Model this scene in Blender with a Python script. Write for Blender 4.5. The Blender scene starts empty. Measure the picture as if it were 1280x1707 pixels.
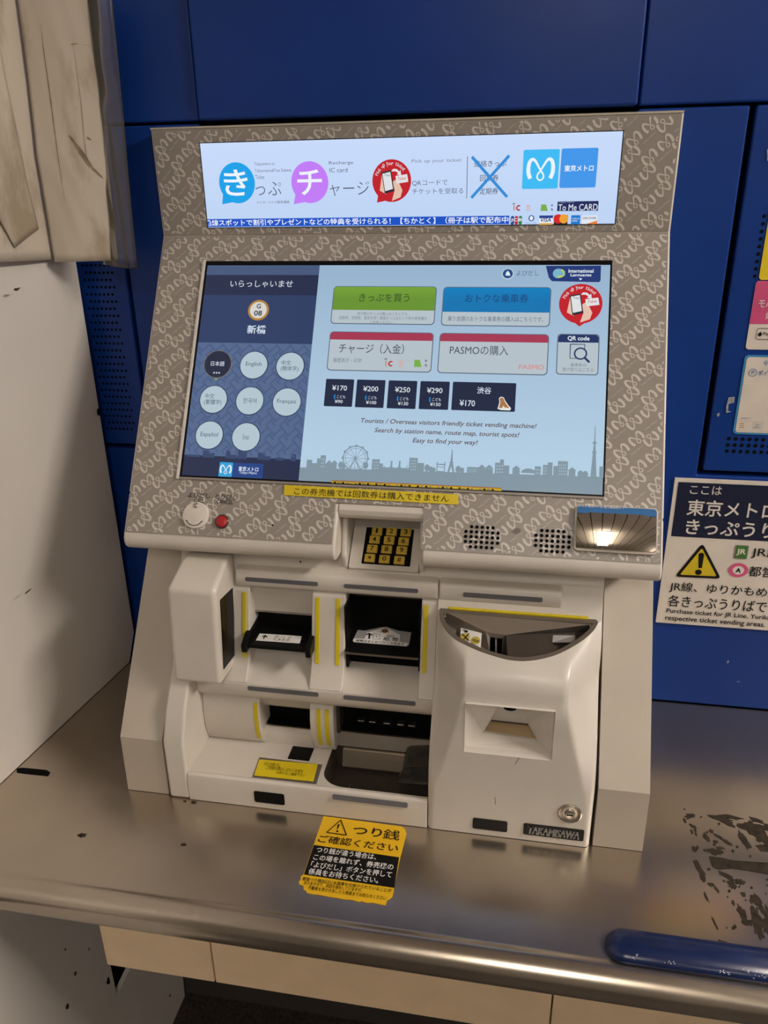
import bpy, bmesh, math, random
from mathutils import Vector, Matrix, noise
S = bpy.context.scene
COL = S.collection
random.seed(7)

# ---------------------------------------------------------------- camera
CAM = Vector((0.1569, -0.7313, 0.7144)); FPX = 1288.83
RIGHT = Vector((0.98458, 0.17450, -0.01457)); DOWN = Vector((0.05208, -0.37208, -0.92674)); FWD = Vector((-0.16714, 0.91169, -0.37542))
RIGHT.normalize(); FWD = (FWD - RIGHT * FWD.dot(RIGHT)).normalized(); DOWN = FWD.cross(RIGHT)
cd = bpy.data.cameras.new('camera'); cam = bpy.data.objects.new('camera', cd); COL.objects.link(cam)
cam.matrix_world = Matrix(((RIGHT.x, -DOWN.x, -FWD.x, CAM.x), (RIGHT.y, -DOWN.y, -FWD.y, CAM.y), (RIGHT.z, -DOWN.z, -FWD.z, CAM.z), (0, 0, 0, 1)))
cd.sensor_fit = 'HORIZONTAL'; cd.sensor_width = 36; cd.lens = FPX / 1280 * 36; cd.clip_start = 0.01
S.camera = cam

# ---------------------------------------------------------------- world, exposure, lamp settings
S.view_settings.view_transform = 'Standard'; S.view_settings.look = 'None'
S.view_settings.exposure = 0.0; S.view_settings.gamma = 1.0
S.view_settings.use_curve_mapping = False
w = bpy.data.worlds.new('world'); S.world = w; w.use_nodes = True
w.node_tree.nodes['Background'].inputs[0].default_value = (1, .9, .78, 1)
w.node_tree.nodes['Background'].inputs[1].default_value = 0.04
# ceiling fluorescent lamps: x, y, length along x, length along y, emission
LAMPS = [(1.98, -0.44, 0.26, 0.8, 78.0), (0.35, -2.2, 0.26, 1.25, 17.0), (-1.3, -1.9, 0.26, 1.25, 4.0), (1.95, -2.9, .26, 1.25, 10.0)]  # the last lamp is an added one, for the mirror's reflection
LAMP_COL = (1.0, 0.925, 0.84)
CEIL = 1.75; FLOOR = -0.75

# ---------------------------------------------------------------- helpers
def lin(c):
    return tuple((x / 255 / 12.92) if x / 255 <= 0.04045 else ((x / 255 + 0.055) / 1.055) ** 2.4 for x in c)
MATS = {}
def mat(name, rgb, rough=0.5, metal=0.0, var=0.06, scale=30.0, bump=0.0, spec=0.5, coat=0.0, linear=False):
    if name in MATS: return MATS[name]
    m = bpy.data.materials.new(name); m.use_nodes = True; nt = m.node_tree; b = nt.nodes['Principled BSDF']
    c = rgb if linear else lin(rgb)
    b.inputs['Roughness'].default_value = rough; b.inputs['Metallic'].default_value = metal
    b.inputs['Specular IOR Level'].default_value = spec; b.inputs['Coat Weight'].default_value = coat
    tc = nt.nodes.new('ShaderNodeTexCoord'); n = nt.nodes.new('ShaderNodeTexNoise')
    n.inputs['Scale'].default_value = scale; n.inputs['Detail'].default_value = 5
    nt.links.new(tc.outputs['Object'], n.inputs['Vector'])
    r = nt.nodes.new('ShaderNodeValToRGB')
    r.color_ramp.elements[0].position = 0.3; r.color_ramp.elements[1].position = 0.7
    r.color_ramp.elements[0].color = tuple(x * (1 - var) for x in c) + (1,)
    r.color_ramp.elements[1].color = tuple(min(1, x * (1 + var)) for x in c) + (1,)
    nt.links.new(n.outputs['Fac'], r.inputs[0]); nt.links.new(r.outputs[0], b.inputs['Base Color'])
    if bump:
        bp = nt.nodes.new('ShaderNodeBump'); bp.inputs['Strength'].default_value = bump; bp.inputs['Distance'].default_value = 0.002
        nt.links.new(n.outputs['Fac'], bp.inputs['Height']); nt.links.new(bp.outputs[0], b.inputs['Normal'])
    MATS[name] = m
    return m
def em(rgb, k=1.0, name=None):
    name = name or 'screen_%02x%02x%02x_%d' % (tuple(rgb) + (int(k * 100),))
    if name in MATS: return MATS[name]
    m = bpy.data.materials.new(name); m.use_nodes = True; b = m.node_tree.nodes['Principled BSDF']
    b.inputs['Base Color'].default_value = (0.004, 0.004, 0.005, 1); b.inputs['Roughness'].default_value = 0.2
    b.inputs['Specular IOR Level'].default_value = 0.3
    b.inputs['Emission Color'].default_value = lin(rgb) + (1,); b.inputs['Emission Strength'].default_value = k
    MATS[name] = m
    return m

def ray(px, py):
    return (RIGHT * ((px - 640) / FPX) + DOWN * ((py - 853.5) / FPX) + FWD)
class Fr:
    """a flat face in the place: origin, u axis, v axis, normal; positions on it were measured from the photograph"""
    def __init__(s, o, v=(0, 0, 1), u=(1, 0, 0)):
        s.o = Vector(o); s.u = Vector(u).normalized(); s.v = Vector(v).normalized(); s.n = s.u.cross(s.v).normalized()
    def hit(s, px, py, off=0):
        r = ray(px, py); t = ((s.o + s.n * off) - CAM).dot(s.n) / r.dot(s.n); return CAM + r * t
    def uv(s, p):
        q = s.hit(*p) - s.o; return (q.dot(s.u), q.dot(s.v))
    def pt(s, u, v, off=0.0):
        return s.o + s.u * u + s.v * v + s.n * off
class MB:
    def __init__(s): s.v = []; s.f = []; s.m = []; s.mats = []
    def mi(s, m):
        if m not in s.mats: s.mats.append(m)
        return s.mats.index(m)
    def add(s, vs, fs, m):
        k = len(s.v); i = s.mi(m); s.v += [tuple(v) for v in vs]
        for f in fs: s.f.append([k + a for a in f]); s.m.append(i)
        return s
    def box(s, x0, x1, y0, y1, z0, z1, m):
        vs = [(x, y, z) for x in (x0, x1) for y in (y0, y1) for z in (z0, z1)]
        return s.add(vs, [(0, 1, 3, 2), (4, 6, 7, 5), (0, 4, 5, 1), (2, 3, 7, 6), (0, 2, 6, 4), (1, 5, 7, 3)], m)
    def prism(s, prof, x0, x1, m):
        n = len(prof); vs = [(x0, y, z) for y, z in prof] + [(x1, y, z) for y, z in prof]
        return s.add(vs, [tuple(range(n)), tuple(range(2 * n - 1, n - 1, -1))] + [(i, (i + 1) % n, n + (i + 1) % n, n + i) for i in range(n)], m)
    def slab(s, fr, pts, o0, o1, m):
        """outline on a face, from height o0 to o1 above it"""
        n = len(pts); vs = [fr.pt(u, v, o0) for u, v in pts] + [fr.pt(u, v, o1) for u, v in pts]
        return s.add(vs, [tuple(range(n - 1, -1, -1)), tuple(range(n, 2 * n))] + [(i, (i + 1) % n, n + (i + 1) % n, n + i) for i in range(n)], m)
    def poly(s, fr, pts, m, off=0.0):
        return s.add([fr.pt(u, v, off) for u, v in pts], [tuple(range(len(pts)))], m)
    def ppoly(s, fr, pp, m, off=0.0):
        return s.poly(fr, [fr.uv(p) for p in pp], m, off)
    def rrect(s, fr, u0, v0, u1, v1, r, m, off=0.0):
        return s.poly(fr, rr(u0, v0, u1, v1, r), m, off)
    def disc(s, fr, u, v, ru, rv, m, off=0.0, n=32):
        return s.poly(fr, [(u + ru * math.cos(6.28319 * i / n), v + rv * math.sin(6.28319 * i / n)) for i in range(n)], m, off)
    def ring(s, fr, u, v, r0, r1, m, off=0.0, a0=0.0, a1=6.28319, n=40):
        vs = []; 
        for i in range(n + 1):
            a = a0 + (a1 - a0) * i / n
            vs += [fr.pt(u + r0 * math.cos(a), v + r0 * math.sin(a), off), fr.pt(u + r1 * math.cos(a), v + r1 * math.sin(a), off)]
        return s.add(vs, [(2 * i, 2 * i + 1, 2 * i + 3, 2 * i + 2) for i in range(n)], m)
    def line(s, fr, pts, wd, m, off=0.0, widths=None, keep=None):
        vs = []; n = len(pts)
        for i, (u, v) in enumerate(pts):
            a = pts[max(0, i - 1)]; b = pts[min(n - 1, i + 1)]
            d = Vector((b[0] - a[0], b[1] - a[1])); d = d.normalized() if d.length > 0 else Vector((1, 0))
            h = (widths[i] if widths else wd) / 2
            vs += [(u - d.y * h, v + d.x * h), (u + d.y * h, v - d.x * h)]
        fs = [(2 * i, 2 * i + 1, 2 * i + 3, 2 * i + 2) for i in range(n - 1)]
        if keep: fs = [f for f in fs if all(keep(*vs[k]) for k in f)]
        if fs: s.add([fr.pt(a, b, off) for a, b in vs], fs, m)
        return s
    def lathe(s, fr, u, v, prof, m, n=36):
        """rings (radius, height above the face)"""
        vs = [fr.pt(u + r * math.cos(6.28319 * i / n), v + r * math.sin(6.28319 * i / n), h) for r, h in prof for i in range(n)]
        fs = [(a * n + i, a * n + (i + 1) % n, (a + 1) * n + (i + 1) % n, (a + 1) * n + i) for a in range(len(prof) - 1) for i in range(n)]
        fs.append(tuple((len(prof) - 1) * n + i for i in range(n)))
        return s.add(vs, fs, m)
    def text(s, fr, body, u0, v0, u1, v1, m, off=0.0, bold=0.0, shear=0.0, keep=None):
        vs, fs = glyphs(body, bold, shear)
        if not vs: return s
        a0 = min(v[0] for v in vs); a1 = max(v[0] for v in vs); b0 = min(v[1] for v in vs); b1 = max(v[1] for v in vs)
        su = (u1 - u0) / (a1 - a0); sv = (v1 - v0) / max(1e-6, b1 - b0)
        uv = [(u0 + (x - a0) * su, v0 + (y - b0) * sv) for x, y in vs]
        if keep: fs = [f for f in fs if all(keep(*uv[k]) for k in f)]
        return s.add([fr.pt(a, b, off) for a, b in uv], fs, m)
    def ptext(s, fr, body, p0, p1, m, off=0.0, bold=0.0, shear=0.0, keep=None):
        """p0 left bottom, p1 right top of the lettering as measured on the photograph"""
        a = fr.uv(p0); b = fr.uv(p1)
        return s.text(fr, body, a[0], a[1], b[0], b[1], m, off, bold, shear, keep)
    def build(s, name, parent=None, bevel=0.0, seg=3, recalc=True, angle=35, loc=None):
        me = bpy.data.meshes.new(name); me.from_pydata([tuple(v) for v in s.v], [], s.f)
        for m in s.mats: me.materials.append(m)
        me.polygons.foreach_set('material_index', s.m)
        if recalc:
            bm = bmesh.new(); bm.from_mesh(me); bmesh.ops.recalc_face_normals(bm, faces=bm.faces); bm.to_mesh(me); bm.free()
            me.polygons.foreach_set('use_smooth', [True] * len(me.polygons)); me.set_sharp_from_angle(angle=math.radians(angle))
        me.update()
        o = bpy.data.objects.new(name, me); COL.objects.link(o)
        if parent: 
            o.parent = parent
            o.location = -world_loc(parent)
        if bevel:
            b = o.modifiers.new('bevel', 'BEVEL'); b.width = bevel; b.segments = seg; b.limit_method = 'ANGLE'; b.angle_limit = math.radians(30); b.harden_normals = True
        return o
def world_loc(o):
    l = Vector((0, 0, 0))
    while o: l = l + o.location; o = o.parent
    return l
def rr(u0, v0, u1, v1, r, n=6):
    if r <= 0: return [(u0, v0), (u1, v0), (u1, v1), (u0, v1)]
    out = []
    for cx, cy, a in ((u1 - r, v0 + r, -90), (u1 - r, v1 - r, 0), (u0 + r, v1 - r, 90), (u0 + r, v0 + r, 180)):
        out += [(cx + r * math.cos(math.radians(a + 90 * i / n)), cy + r * math.sin(math.radians(a + 90 * i / n))) for i in range(n + 1)]
    return out
GL = {}
def glyphs(body, bold, shear):
    k = (body, bold, shear)
    if k not in GL:
        c = bpy.data.curves.new('lettering', 'FONT'); c.body = body; c.offset = bold; c.shear = shear; c.resolution_u = 3; c.space_line = 1.1
        o = bpy.data.objects.new('lettering', c); COL.objects.link(o); bpy.context.view_layer.update()
        me = bpy.data.meshes.new_from_object(o.evaluated_get(bpy.context.evaluated_depsgraph_get()))
        GL[k] = ([(v.co.x, v.co.y) for v in me.vertices], [tuple(p.vertices) for p in me.polygons])
        bpy.data.objects.remove(o); bpy.data.curves.remove(c); bpy.data.meshes.remove(me)
    return GL[k]
def tag(o, label=None, cat=None, group=None, kind=None):
    if label: o['label'] = label
    if cat: o['category'] = cat
    if group: o['group'] = group
    if kind: o['kind'] = kind
    return o
def thing(name, loc, label, cat, group=None):
    o = bpy.data.objects.new(name, None); COL.objects.link(o); o.location = loc; o.empty_display_size = 0.05
    return tag(o, label, cat, group)
def arc(cy, cz, r, a0, a1, n=8):
    return [(cy + r * math.cos(math.radians(a0 + (a1 - a0) * i / n)), cz + r * math.sin(math.radians(a0 + (a1 - a0) * i / n))) for i in range(n + 1)]
def zm(x0, y0, k):
    return lambda x, y: (x0 + x / k, y0 + y / k)

# ---------------------------------------------------------------- materials
CREAM = mat('cream_plastic', (0.58, 0.53, 0.465), 0.38, var=0.05, scale=14, linear=True)
WINGM = mat('beige_painted_steel', (0.45, 0.395, 0.325), 0.42, var=0.05, scale=10, linear=True)
PANELM = mat('warm_white_plastic', (0.58, 0.535, 0.475), 0.33, var=0.04, scale=14, linear=True)
TAUPE = mat('taupe_sheet', (0.275, 0.242, 0.210), 0.35, var=0.04, scale=20, linear=True)
RIBBON = mat('pale_ribbon_print', (0.56, 0.51, 0.46), 0.35, var=0.03, linear=True)
BLACK = mat('black_plastic', (0.005, 0.005, 0.005), 0.35, spec=0.14, linear=True)
MATTBLACK = mat('matt_black', (0.002, 0.002, 0.002), 0.8, spec=0.1, linear=True)
GREYSLOT = mat('grey_slot_insert', (0.115, 0.112, 0.122), 0.45, linear=True)
YELLOW = mat('yellow_insert', (0.60, 0.47, 0.008), 0.45, linear=True)
YELKEY = mat('yellow_key', (0.56, 0.38, 0.045), 0.4, linear=True)
STEEL = mat('brushed_metal', (0.55, 0.51, 0.46), 0.3, 1.0, linear=True)
BROWNPL = mat('brown_grey_plastic', (0.115, 0.092, 0.072), 0.33, linear=True)
DKBROWN = mat('dark_brown_plastic', (0.05, 0.04, 0.032), 0.3, linear=True)
WHITE = mat('white_print', (0.72, 0.70, 0.67), 0.45, linear=True)
INK = mat('black_ink', (0.006, 0.0055, 0.0055), 0.5, spec=.2, linear=True)
RED = mat('red_button', (0.40, 0.012, 0.014), 0.35, linear=True)
BLUEW = mat('blue_painted_panel', (0.0045, 0.034, 0.205), 0.34, var=0.12, scale=6, spec=0.27, linear=True)
STICKY = mat('yellow_sticker', (0.66, 0.50, 0.008), 0.45, linear=True)
ORANGE = mat('amber_sticker', (0.68, 0.40, 0.008), 0.45, var=0.04, linear=True)
NAVY = mat('navy_print', (0.009, 0.012, 0.036), 0.45, spec=.3, linear=True)
KEYHOLE = mat('clear_dark_glass', (0.008, 0.006, 0.005), 0.15, spec=0.08, linear=True)
SKYB = mat('sky_blue_print', (0.03, 0.28, 0.62), 0.4, linear=True)
PINK = mat('pink_print', (0.55, 0.07, 0.19), 0.4, linear=True)
GREENP = mat('green_print', (0.05, 0.15, 0.03), 0.45, linear=True)
GREYP = mat('grey_print', (0.30, 0.29, 0.28), 0.5, linear=True)
def clear(name, tint, rough, k):
    m = bpy.data.materials.new(name); m.use_nodes = True; nt = m.node_tree; nt.nodes.remove(nt.nodes['Principled BSDF'])
    out = nt.nodes['Material Output']; t = nt.nodes.new('ShaderNodeBsdfTransparent'); g = nt.nodes.new('ShaderNodeBsdfGlossy'); mx = nt.nodes.new('ShaderNodeMixShader')
    d = nt.nodes.new('ShaderNodeBsdfDiffuse'); m2 = nt.nodes.new('ShaderNodeMixShader')
    fz = nt.nodes.new('ShaderNodeFresnel'); fz.inputs[0].default_value = 1.5
    t.inputs[0].default_value = tint + (1,); g.inputs['Roughness'].default_value = rough; d.inputs[0].default_value = (.6, .56, .5, 1)
    nt.links.new(fz.outputs[0], mx.inputs[0]); nt.links.new(t.outputs[0], mx.inputs[1]); nt.links.new(g.outputs[0], mx.inputs[2])
    m2.inputs[0].default_value = k; nt.links.new(mx.outputs[0], m2.inputs[1]); nt.links.new(d.outputs[0], m2.inputs[2]); nt.links.new(m2.outputs[0], out.inputs[0])
    return m
FILM = clear('clear_plastic_film', (.90, .90, .90), 0.10, 0.06)
CLEARP = clear('smoked_clear_plastic', (.62, .58, .52), 0.1, 0.06)

# faces of the machine and the place, as origin + upward direction
FA = Fr((0, .0774, .3368), (0, .2067, .3363))          # sloping fascia with the touch screen
HE = Fr((0, .2841, .6731), (0, -.0013, .1265))         # header above it
WALL = Fr((0, .3075, 0))                                # face of the blue wall panels
TOP = Fr((0, 0, 0), (0, 1, 0))                          # counter top
def yf(y): return Fr((0, y, 0))
FAL = math.hypot(.2067, .3363); HEL = .1265

# ================================================================ the setting
FLOORM = mat('speckled_dark_floor', (0.030, 0.021, 0.015), 0.55, var=0.75, scale=170, linear=True)
CEILM = mat('beige_ceiling_boards', (0.60, 0.50, 0.38), 0.6, linear=True)
ROOMM = mat('plain_station_wall', (0.32, 0.29, 0.25), 0.7, linear=True)
DKSTEEL = mat('dark_grey_steel', (0.05, 0.042, 0.036), 0.45, linear=True)
def struct(mb, name, **k):
    return tag(mb.build(name, **k), kind='structure')
struct(MB().box(-3.0, 3.2, -4.5, 0.5, FLOOR - .1, FLOOR, FLOORM), 'floor')
mb = MB()
for i in range(42):
    x = -3.0 + i * .15
    mb.box(x + .006, x + .144, -4.5, 0.5, CEIL, CEIL + .02, CEILM)
mb.box(-3.0, 3.2, -4.5, 0.5, CEIL + .02, CEIL + .1, MATTBLACK)
struct(mb, 'ceiling')
struct(MB().box(-3.1, -3.0, -4.5, 0.5, FLOOR, CEIL, ROOMM), 'wall_left')
struct(MB().box(3.2, 3.3, -4.5, 0.5, FLOOR, CEIL, ROOMM), 'wall_right')
struct(MB().box(-3.1, 3.3, -4.6, -4.5, FLOOR, CEIL, ROOMM), 'wall_front')
struct(MB().box(-3.0, 3.2, .33, .5, FLOOR, CEIL, MATTBLACK), 'wall_back')
struct(MB().box(-3.0, 3.2, .252, .33, FLOOR, -.06, DKSTEEL), 'wall_kneespace')
# blue panels of the ticket counter wall: each pressed steel panel stands out of the dark backing with fine gaps between
n = [0]
def panel(x0, x1, z0, z1, y=.3075, holes=None, b=.0025):
    n[0] += 1
    m_ = MB().box(x0, x1, y, .3298, z0, z1, BLUEW)
    for (hx, hz, r) in holes or []:
        m_.disc(WALL, hx, hz, r, r, MATTBLACK, .0003 + .3075 - y, 10)
    return struct(m_, 'trim_%d' % n[0], bevel=b)
panel(-3.0, -.2645, .8095, CEIL, b=.003); panel(-.2625, .2705, .8095, CEIL, y=.3005, b=.003); panel(.2725, 3.2, .8095, CEIL, b=.003)
holes = [(-.4555 + i * .0065 + (.004 if j % 2 else 0), .6345 - j * .0098, .0019) for i in range(7) for j in range(25)]
panel(-3.0, -.3925, .375, .8065, y=.3075, holes=holes); panel(-.3875, -.2645, .001, .8065)
panel(-3.0, -.3925, .001, .369)
struct(MB().box(-.262, .2715, .318, .3298, .001, .8065, MATTBLACK), 'trim_20')
holes = [(.4275 + i * .0085, .4165 - j * .0085, .0026) for i in range(14) for j in range(3)] + [(.4275 + i * .0085, .689 - j * .0085, .0022) for i in range(14) for j in range(9)]
panel(.4015, 1.0, .371, .8065, holes=holes)
struct(MB().slab(WALL, [(.2725, .001), (3.2, .001), (3.2, .3645), (.3945, .3645), (.3945, .8065), (.2725, .8065)], -.022, 0, BLUEW), 'trim_19', bevel=.0025)
panel(1.006, 3.2, .371, .8065)
# small paint chips and old tape marks by the posters
mb = MB(); CHIP = mat('bare_metal_chip', (.27, .28, .31), .5, var=.35, scale=200, linear=True)
for pp in ([(1214, 662), (1224, 661), (1223, 671), (1214, 673), (1213, 684), (1218, 686), (1210, 688), (1210, 677)], [(1194, 690), (1199, 687), (1199, 692), (1196, 695)],
           [(1278, 250), (1281, 245), (1281, 268), (1278, 268)], [(1211, 1102), (1214, 1100), (1215, 1102), (1212, 1106)], [(1228, 1135), (1233, 1135), (1233, 1136), (1228, 1136)]):
    mb.ppoly(WALL, pp, CHIP, .0012)
struct(mb, 'trim_21', recalc=False)

# ceiling fluorescent lamps
for i, (x, y, lx, ly, k) in enumerate(LAMPS):
    t = thing('ceiling_lamp', (x, y, CEIL), ['white fluorescent ceiling lamp nearest the machine, front right', 'white fluorescent ceiling lamp straight in front of the counter', 'white fluorescent ceiling lamp farther from the counter at the left', 'white fluorescent ceiling lamp farthest back on the right'][i], 'ceiling light', 'ceiling lamps')
    MB().box(x - lx / 2, x + lx / 2, y - ly / 2, y + ly / 2, CEIL - .03, CEIL - .001, WHITE).build('lamp_housing', t)
    lm = bpy.data.materials.new('lit_diffuser_%d' % i); lm.use_nodes = True; b = lm.node_tree.nodes['Principled BSDF']
    b.inputs['Emission Color'].default_value = LAMP_COL + (1,); b.inputs['Emission Strength'].default_value = k
    MB().box(x - lx / 2 + .01, x + lx / 2 - .01, y - ly / 2 + .01, y + ly / 2 - .01, CEIL - .115, CEIL - .0302, lm).build('lamp_diffuser', t)

# ================================================================ the steel counter
def counter_mat():
    m = bpy.data.materials.new('worn_stainless_steel'); m.use_nodes = True; nt = m.node_tree; b = nt.nodes['Principled BSDF']
    N = nt.nodes.new; L = nt.links.new
    b.inputs['Metallic'].default_value = .95
    tc = N('ShaderNodeTexCoord'); mp = N('ShaderNodeMapping'); mp.inputs['Scale'].default_value = (60, .8, .8)
    L(tc.outputs['Object'], mp.inputs['Vector'])
    st = N('ShaderNodeTexNoise'); st.inputs['Scale'].default_value = 1; st.inputs['Detail'].default_value = 4; L(mp.outputs[0], st.inputs['Vector'])
    bl = N('ShaderNodeTexNoise'); bl.inputs['Scale'].default_value = 7; bl.inputs['Detail'].default_value = 2; L(tc.outputs['Object'], bl.inputs['Vector'])
    cr = N('ShaderNodeValToRGB'); cr.color_ramp.elements[0].position = .3; cr.color_ramp.elements[1].position = .72
    cr.color_ramp.elements[0].color = (.47, .405, .33, 1); cr.color_ramp.elements[1].color = (.56, .485, .395, 1); L(bl.outputs['Fac'], cr.inputs[0]); L(cr.outputs[0], b.inputs['Base Color'])
    mr = N('ShaderNodeMapRange'); mr.inputs[3].default_value = .215; mr.inputs[4].default_value = .275; L(st.outputs['Fac'], mr.inputs[0])
    L(mr.outputs[0], b.inputs['Roughness'])
    return m
SST = counter_mat()
APRON = mat('tan_painted_board', (.74, .56, .355), .5, var=.05, linear=True)
ct = thing('counter', (0, -.15, 0), 'long brushed stainless steel counter with a rounded front edge under the ticket machine', 'counter')
prof = [(.3065, 0), (.06, 0), (-.147, 0), (-.149, -.0006), (-.151, 0.0)] + arc(-.152, -.022, .022, 90, 270, 14)[1:] + [(-.118, -.044), (-.118, -.03), (.3065, -.03)]
MB().prism(prof, -1.6, 2.0, SST).build('worktop', ct)
for x0, x1 in ((-.309, -.1693), (-.1677, .2237), (.2253, .62), (.6216, 1.3)):
    MB().box(x0, x1, -.13, -.112, -.1555, -.032, APRON).build('apron_panel', ct, bevel=.0015)
# brown glue left by a removed notice: ragged patches on the steel
GLUE = mat('dried_brown_glue', (.034, .025, .017), .75, spec=.15, var=.4, scale=120, linear=True)
mb = MB()
PN = [0]
def patch(mb, cx, cy, rx, ry, ang, seed, m, off=.0003, n=18, z=TOP):
    r_ = random.Random(seed); pts = []; PN[0] += 1; off = off + (PN[0] % 120) * .000004
    for i in range(n):
        a = 6.28319 * i / n; k = r_.uniform(.55, 1.15); x = rx * k * math.cos(a); y = ry * k * math.sin(a)
        pts.append((cx + x * math.cos(ang) - y * math.sin(ang), cy + x * math.sin(ang) + y * math.cos(ang)))
    mb.poly(z, pts, m, off)
z7 = zm(900, 1240, 3.3684)
for k, (x, y, lx, ly, an) in enumerate([(840, 405, 38, 12, .5), (812, 430, 8, 14, 0), (862, 465, 12, 18, .9), (852, 495, 8, 12, 0), (875, 505, 6, 12, 0), (1015, 420, 60, 16, -.2), (1060, 410, 70, 10, -.05), (1050, 445, 50, 10, -.5), (935, 525, 14, 26, .3),
        (960, 490, 12, 10, 0), (1000, 520, 26, 7, -.5), (985, 550, 16, 8, 0), (1045, 550, 34, 9, -.7), (1190, 470, 75, 36, -.25), (1240, 520, 40, 40, .3), (1215, 430, 40, 12, -.4), (1150, 545, 22, 50, .15), (1250, 590, 36, 18, 0), (980, 605, 40, 16, -.1), (868, 592, 14, 14, 0),
        (925, 598, 8, 7, 0), (1010, 585, 30, 6, -.1), (895, 700, 15, 42, .3), (908, 745, 13, 28, .1), (882, 665, 8, 10, 0), (1050, 745, 44, 12, -.6), (1075, 790, 20, 22, .2), (1120, 775, 26, 14, .2), (960, 790, 18, 9, -.3), (990, 815, 8, 18, .3), (933, 860, 6, 22, .2),
        (1215, 880, 26, 30, .1), (1250, 935, 14, 30, .2), (1135, 955, 20, 44, .1), (1160, 1000, 24, 16, .2), (1220, 1000, 24, 70, -.1), (1265, 1020, 22, 40, .1), (1140, 845, 14, 10, 0), (1085, 895, 8, 12, 0), (982, 1010, 5, 30, .2), (1030, 1118, 24, 8, -.3), (1185, 885, 8, 10, 0), (1250, 1080, 10, 8, 0),
        (1290, 560, 40, 40, 0), (1300, 480, 40, 30, .2), (1300, 1000, 30, 60, .1)]):
    u, v = TOP.uv(z7(x, y)); patch(mb, u, v, lx / 3.37 * .00080, ly / 3.37 * .00115, an, 50 + k, GLUE)
for k in range(70):
    r_ = random.Random(900 + k); u = r_.uniform(.385, .50); v = r_.uniform(-.10, .08)
    patch(mb, u, v, r_.uniform(.0006, .0022), r_.uniform(.0006, .0026), r_.uniform(0, 3), k, GLUE, n=9)
mb.ppoly(TOP, [z7(*p) for p in [(948, 632), (1020, 640), (1080, 655), (1280, 668), (1400, 676), (1400, 745), (1280, 733), (1160, 712), (1075, 700), (1000, 706), (965, 690)]], GLUE, .0004)
mb.ppoly(TOP, [(28, 1281), (38, 1280), (60, 1282), (78, 1284), (84, 1288), (80, 1294), (60, 1292), (40, 1290), (28, 1288)], MATTBLACK, .0004)
for pp in [(323, 1338, 5), (308, 1336, 3), (137, 1393, 7), (306, 1408, 5)]:
    u, v = TOP.uv(pp[:2]); patch(mb, u, v, pp[2] * .0008, pp[2] * .0005, .2, int(pp[0]), GLUE)
mb.build('glue_residue', ct, recalc=False)['label'] = 'dried brown glue marks left on the steel'
bpy.data.objects['glue_residue']['kind'] = 'stuff'

# blue rounded bumper at the front edge
BUMPM = mat('blue_rubber', (.006, .015, .062), .25, var=.2, scale=40, linear=True)
mb = MB(); rows = []
for i in range(15):
    a = math.radians(90 * i / 14); x = .270 + .020 * (1 - math.sin(a)); s_ = math.cos(math.asin(min(1, (1 - math.sin(a)))))
    rows.append((x, s_))
rows = [(.2700 + .020 * (1 - math.cos(math.radians(90 * i / 10))), max(.02, math.sin(math.radians(90 * i / 10)))) for i in range(11)] + [(.75, 1.0)]
vs = []; K = 13
for x, s_ in rows:
    for j in range(K):
        a = math.pi * j / (K - 1); vs.append((x, -.1335 - .0195 * s_ * math.cos(a), .0002 + .0135 * s_ * math.sin(a) ** .7))
fs = [(i * K + j, i * K + j + 1, (i + 1) * K + j + 1, (i + 1) * K + j) for i in range(len(rows) - 1) for j in range(K - 1)]
fs += [tuple((len(rows) - 1) * K + j for j in range(K))] + [((i + 1) * K, (i + 1) * K + K - 1, i * K + K - 1, i * K) for i in range(len(rows) - 1)]
mb.add(vs, fs, BUMPM)
BF = Fr((0, -.1335, .0142), (0, 1, 0))
WEAR = mat('worn_white_scuff', (.45, .47, .52), .6, var=.3, linear=True)
for k in range(34):
    r_ = random.Random(300 + k); c = r_.choice([(1057, 1596), (1212, 1622), (1206, 1617), (1250, 1620), (1268, 1626), (1120, 1605)])
    u, v = BF.uv((c[0] + r_.gauss(0, 7), c[1] + r_.gauss(0, 2.5))); patch(mb, u, v, r_.uniform(.0003, .0016), r_.uniform(.0003, .0007), r_.uniform(0, 3), k, WEAR, .0002, 8, BF)
tag(mb.build('bumper_bar', recalc=False), 'dark blue rounded rubber bar along the front right edge of the steel counter', 'bumper')
for p in bpy.data.objects['bumper_bar'].data.polygons: p.use_smooth = True

# ================================================================ cream partition at the left, its leg panel, and the taped papers
PART = mat('off_white_partition', (.595, .55, .50), .5, var=.05, scale=5, linear=True)
mb = MB()
bx = lambda y: -.4985 + (y + .0182) * .0315 / .2993
ys = [-1.2, -.018, .10, .20, .281, .302]; zs = [.0012, .06, .15, .3, .45, .64, .9, CEIL]
def px_(y, z):
    x = bx(y)
    if y > .25: x += .0165 * min(1, z / .06) * (1 if y > .27 else .7)
    elif y > .15: x += .006 * min(1, z / .06)
    return x
vs = []; 
for y in ys:
    for z in zs: vs.append((px_(min(y, .281), z), y if y < .3 else .283, z))
nz = len(zs)
vs += [(v[0] - .05, v[1], v[2]) for v in vs]
tot = len(ys) * nz; fs = []
for i in range(len(ys) - 1):
    for j in range(nz - 1):
        a = i * nz + j; fs += [(a, a + 1, a + nz + 1, a + nz), (tot + a, tot + a + nz, tot + a + nz + 1, tot + a + 1)]
for j in range(nz - 1):
    fs += [(j, tot + j, tot + j + 1, j + 1)]; a = (len(ys) - 1) * nz + j; fs += [(a, a + 1, tot + a + 1, tot + a)]
for i in range(len(ys) - 1):
    a = i * nz; fs += [(a, a + nz, tot + a + nz, tot + a)]; a += nz - 1; fs += [(a, tot + a, tot + a + nz, a + nz)]
mb.add(vs, fs, PART)
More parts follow.
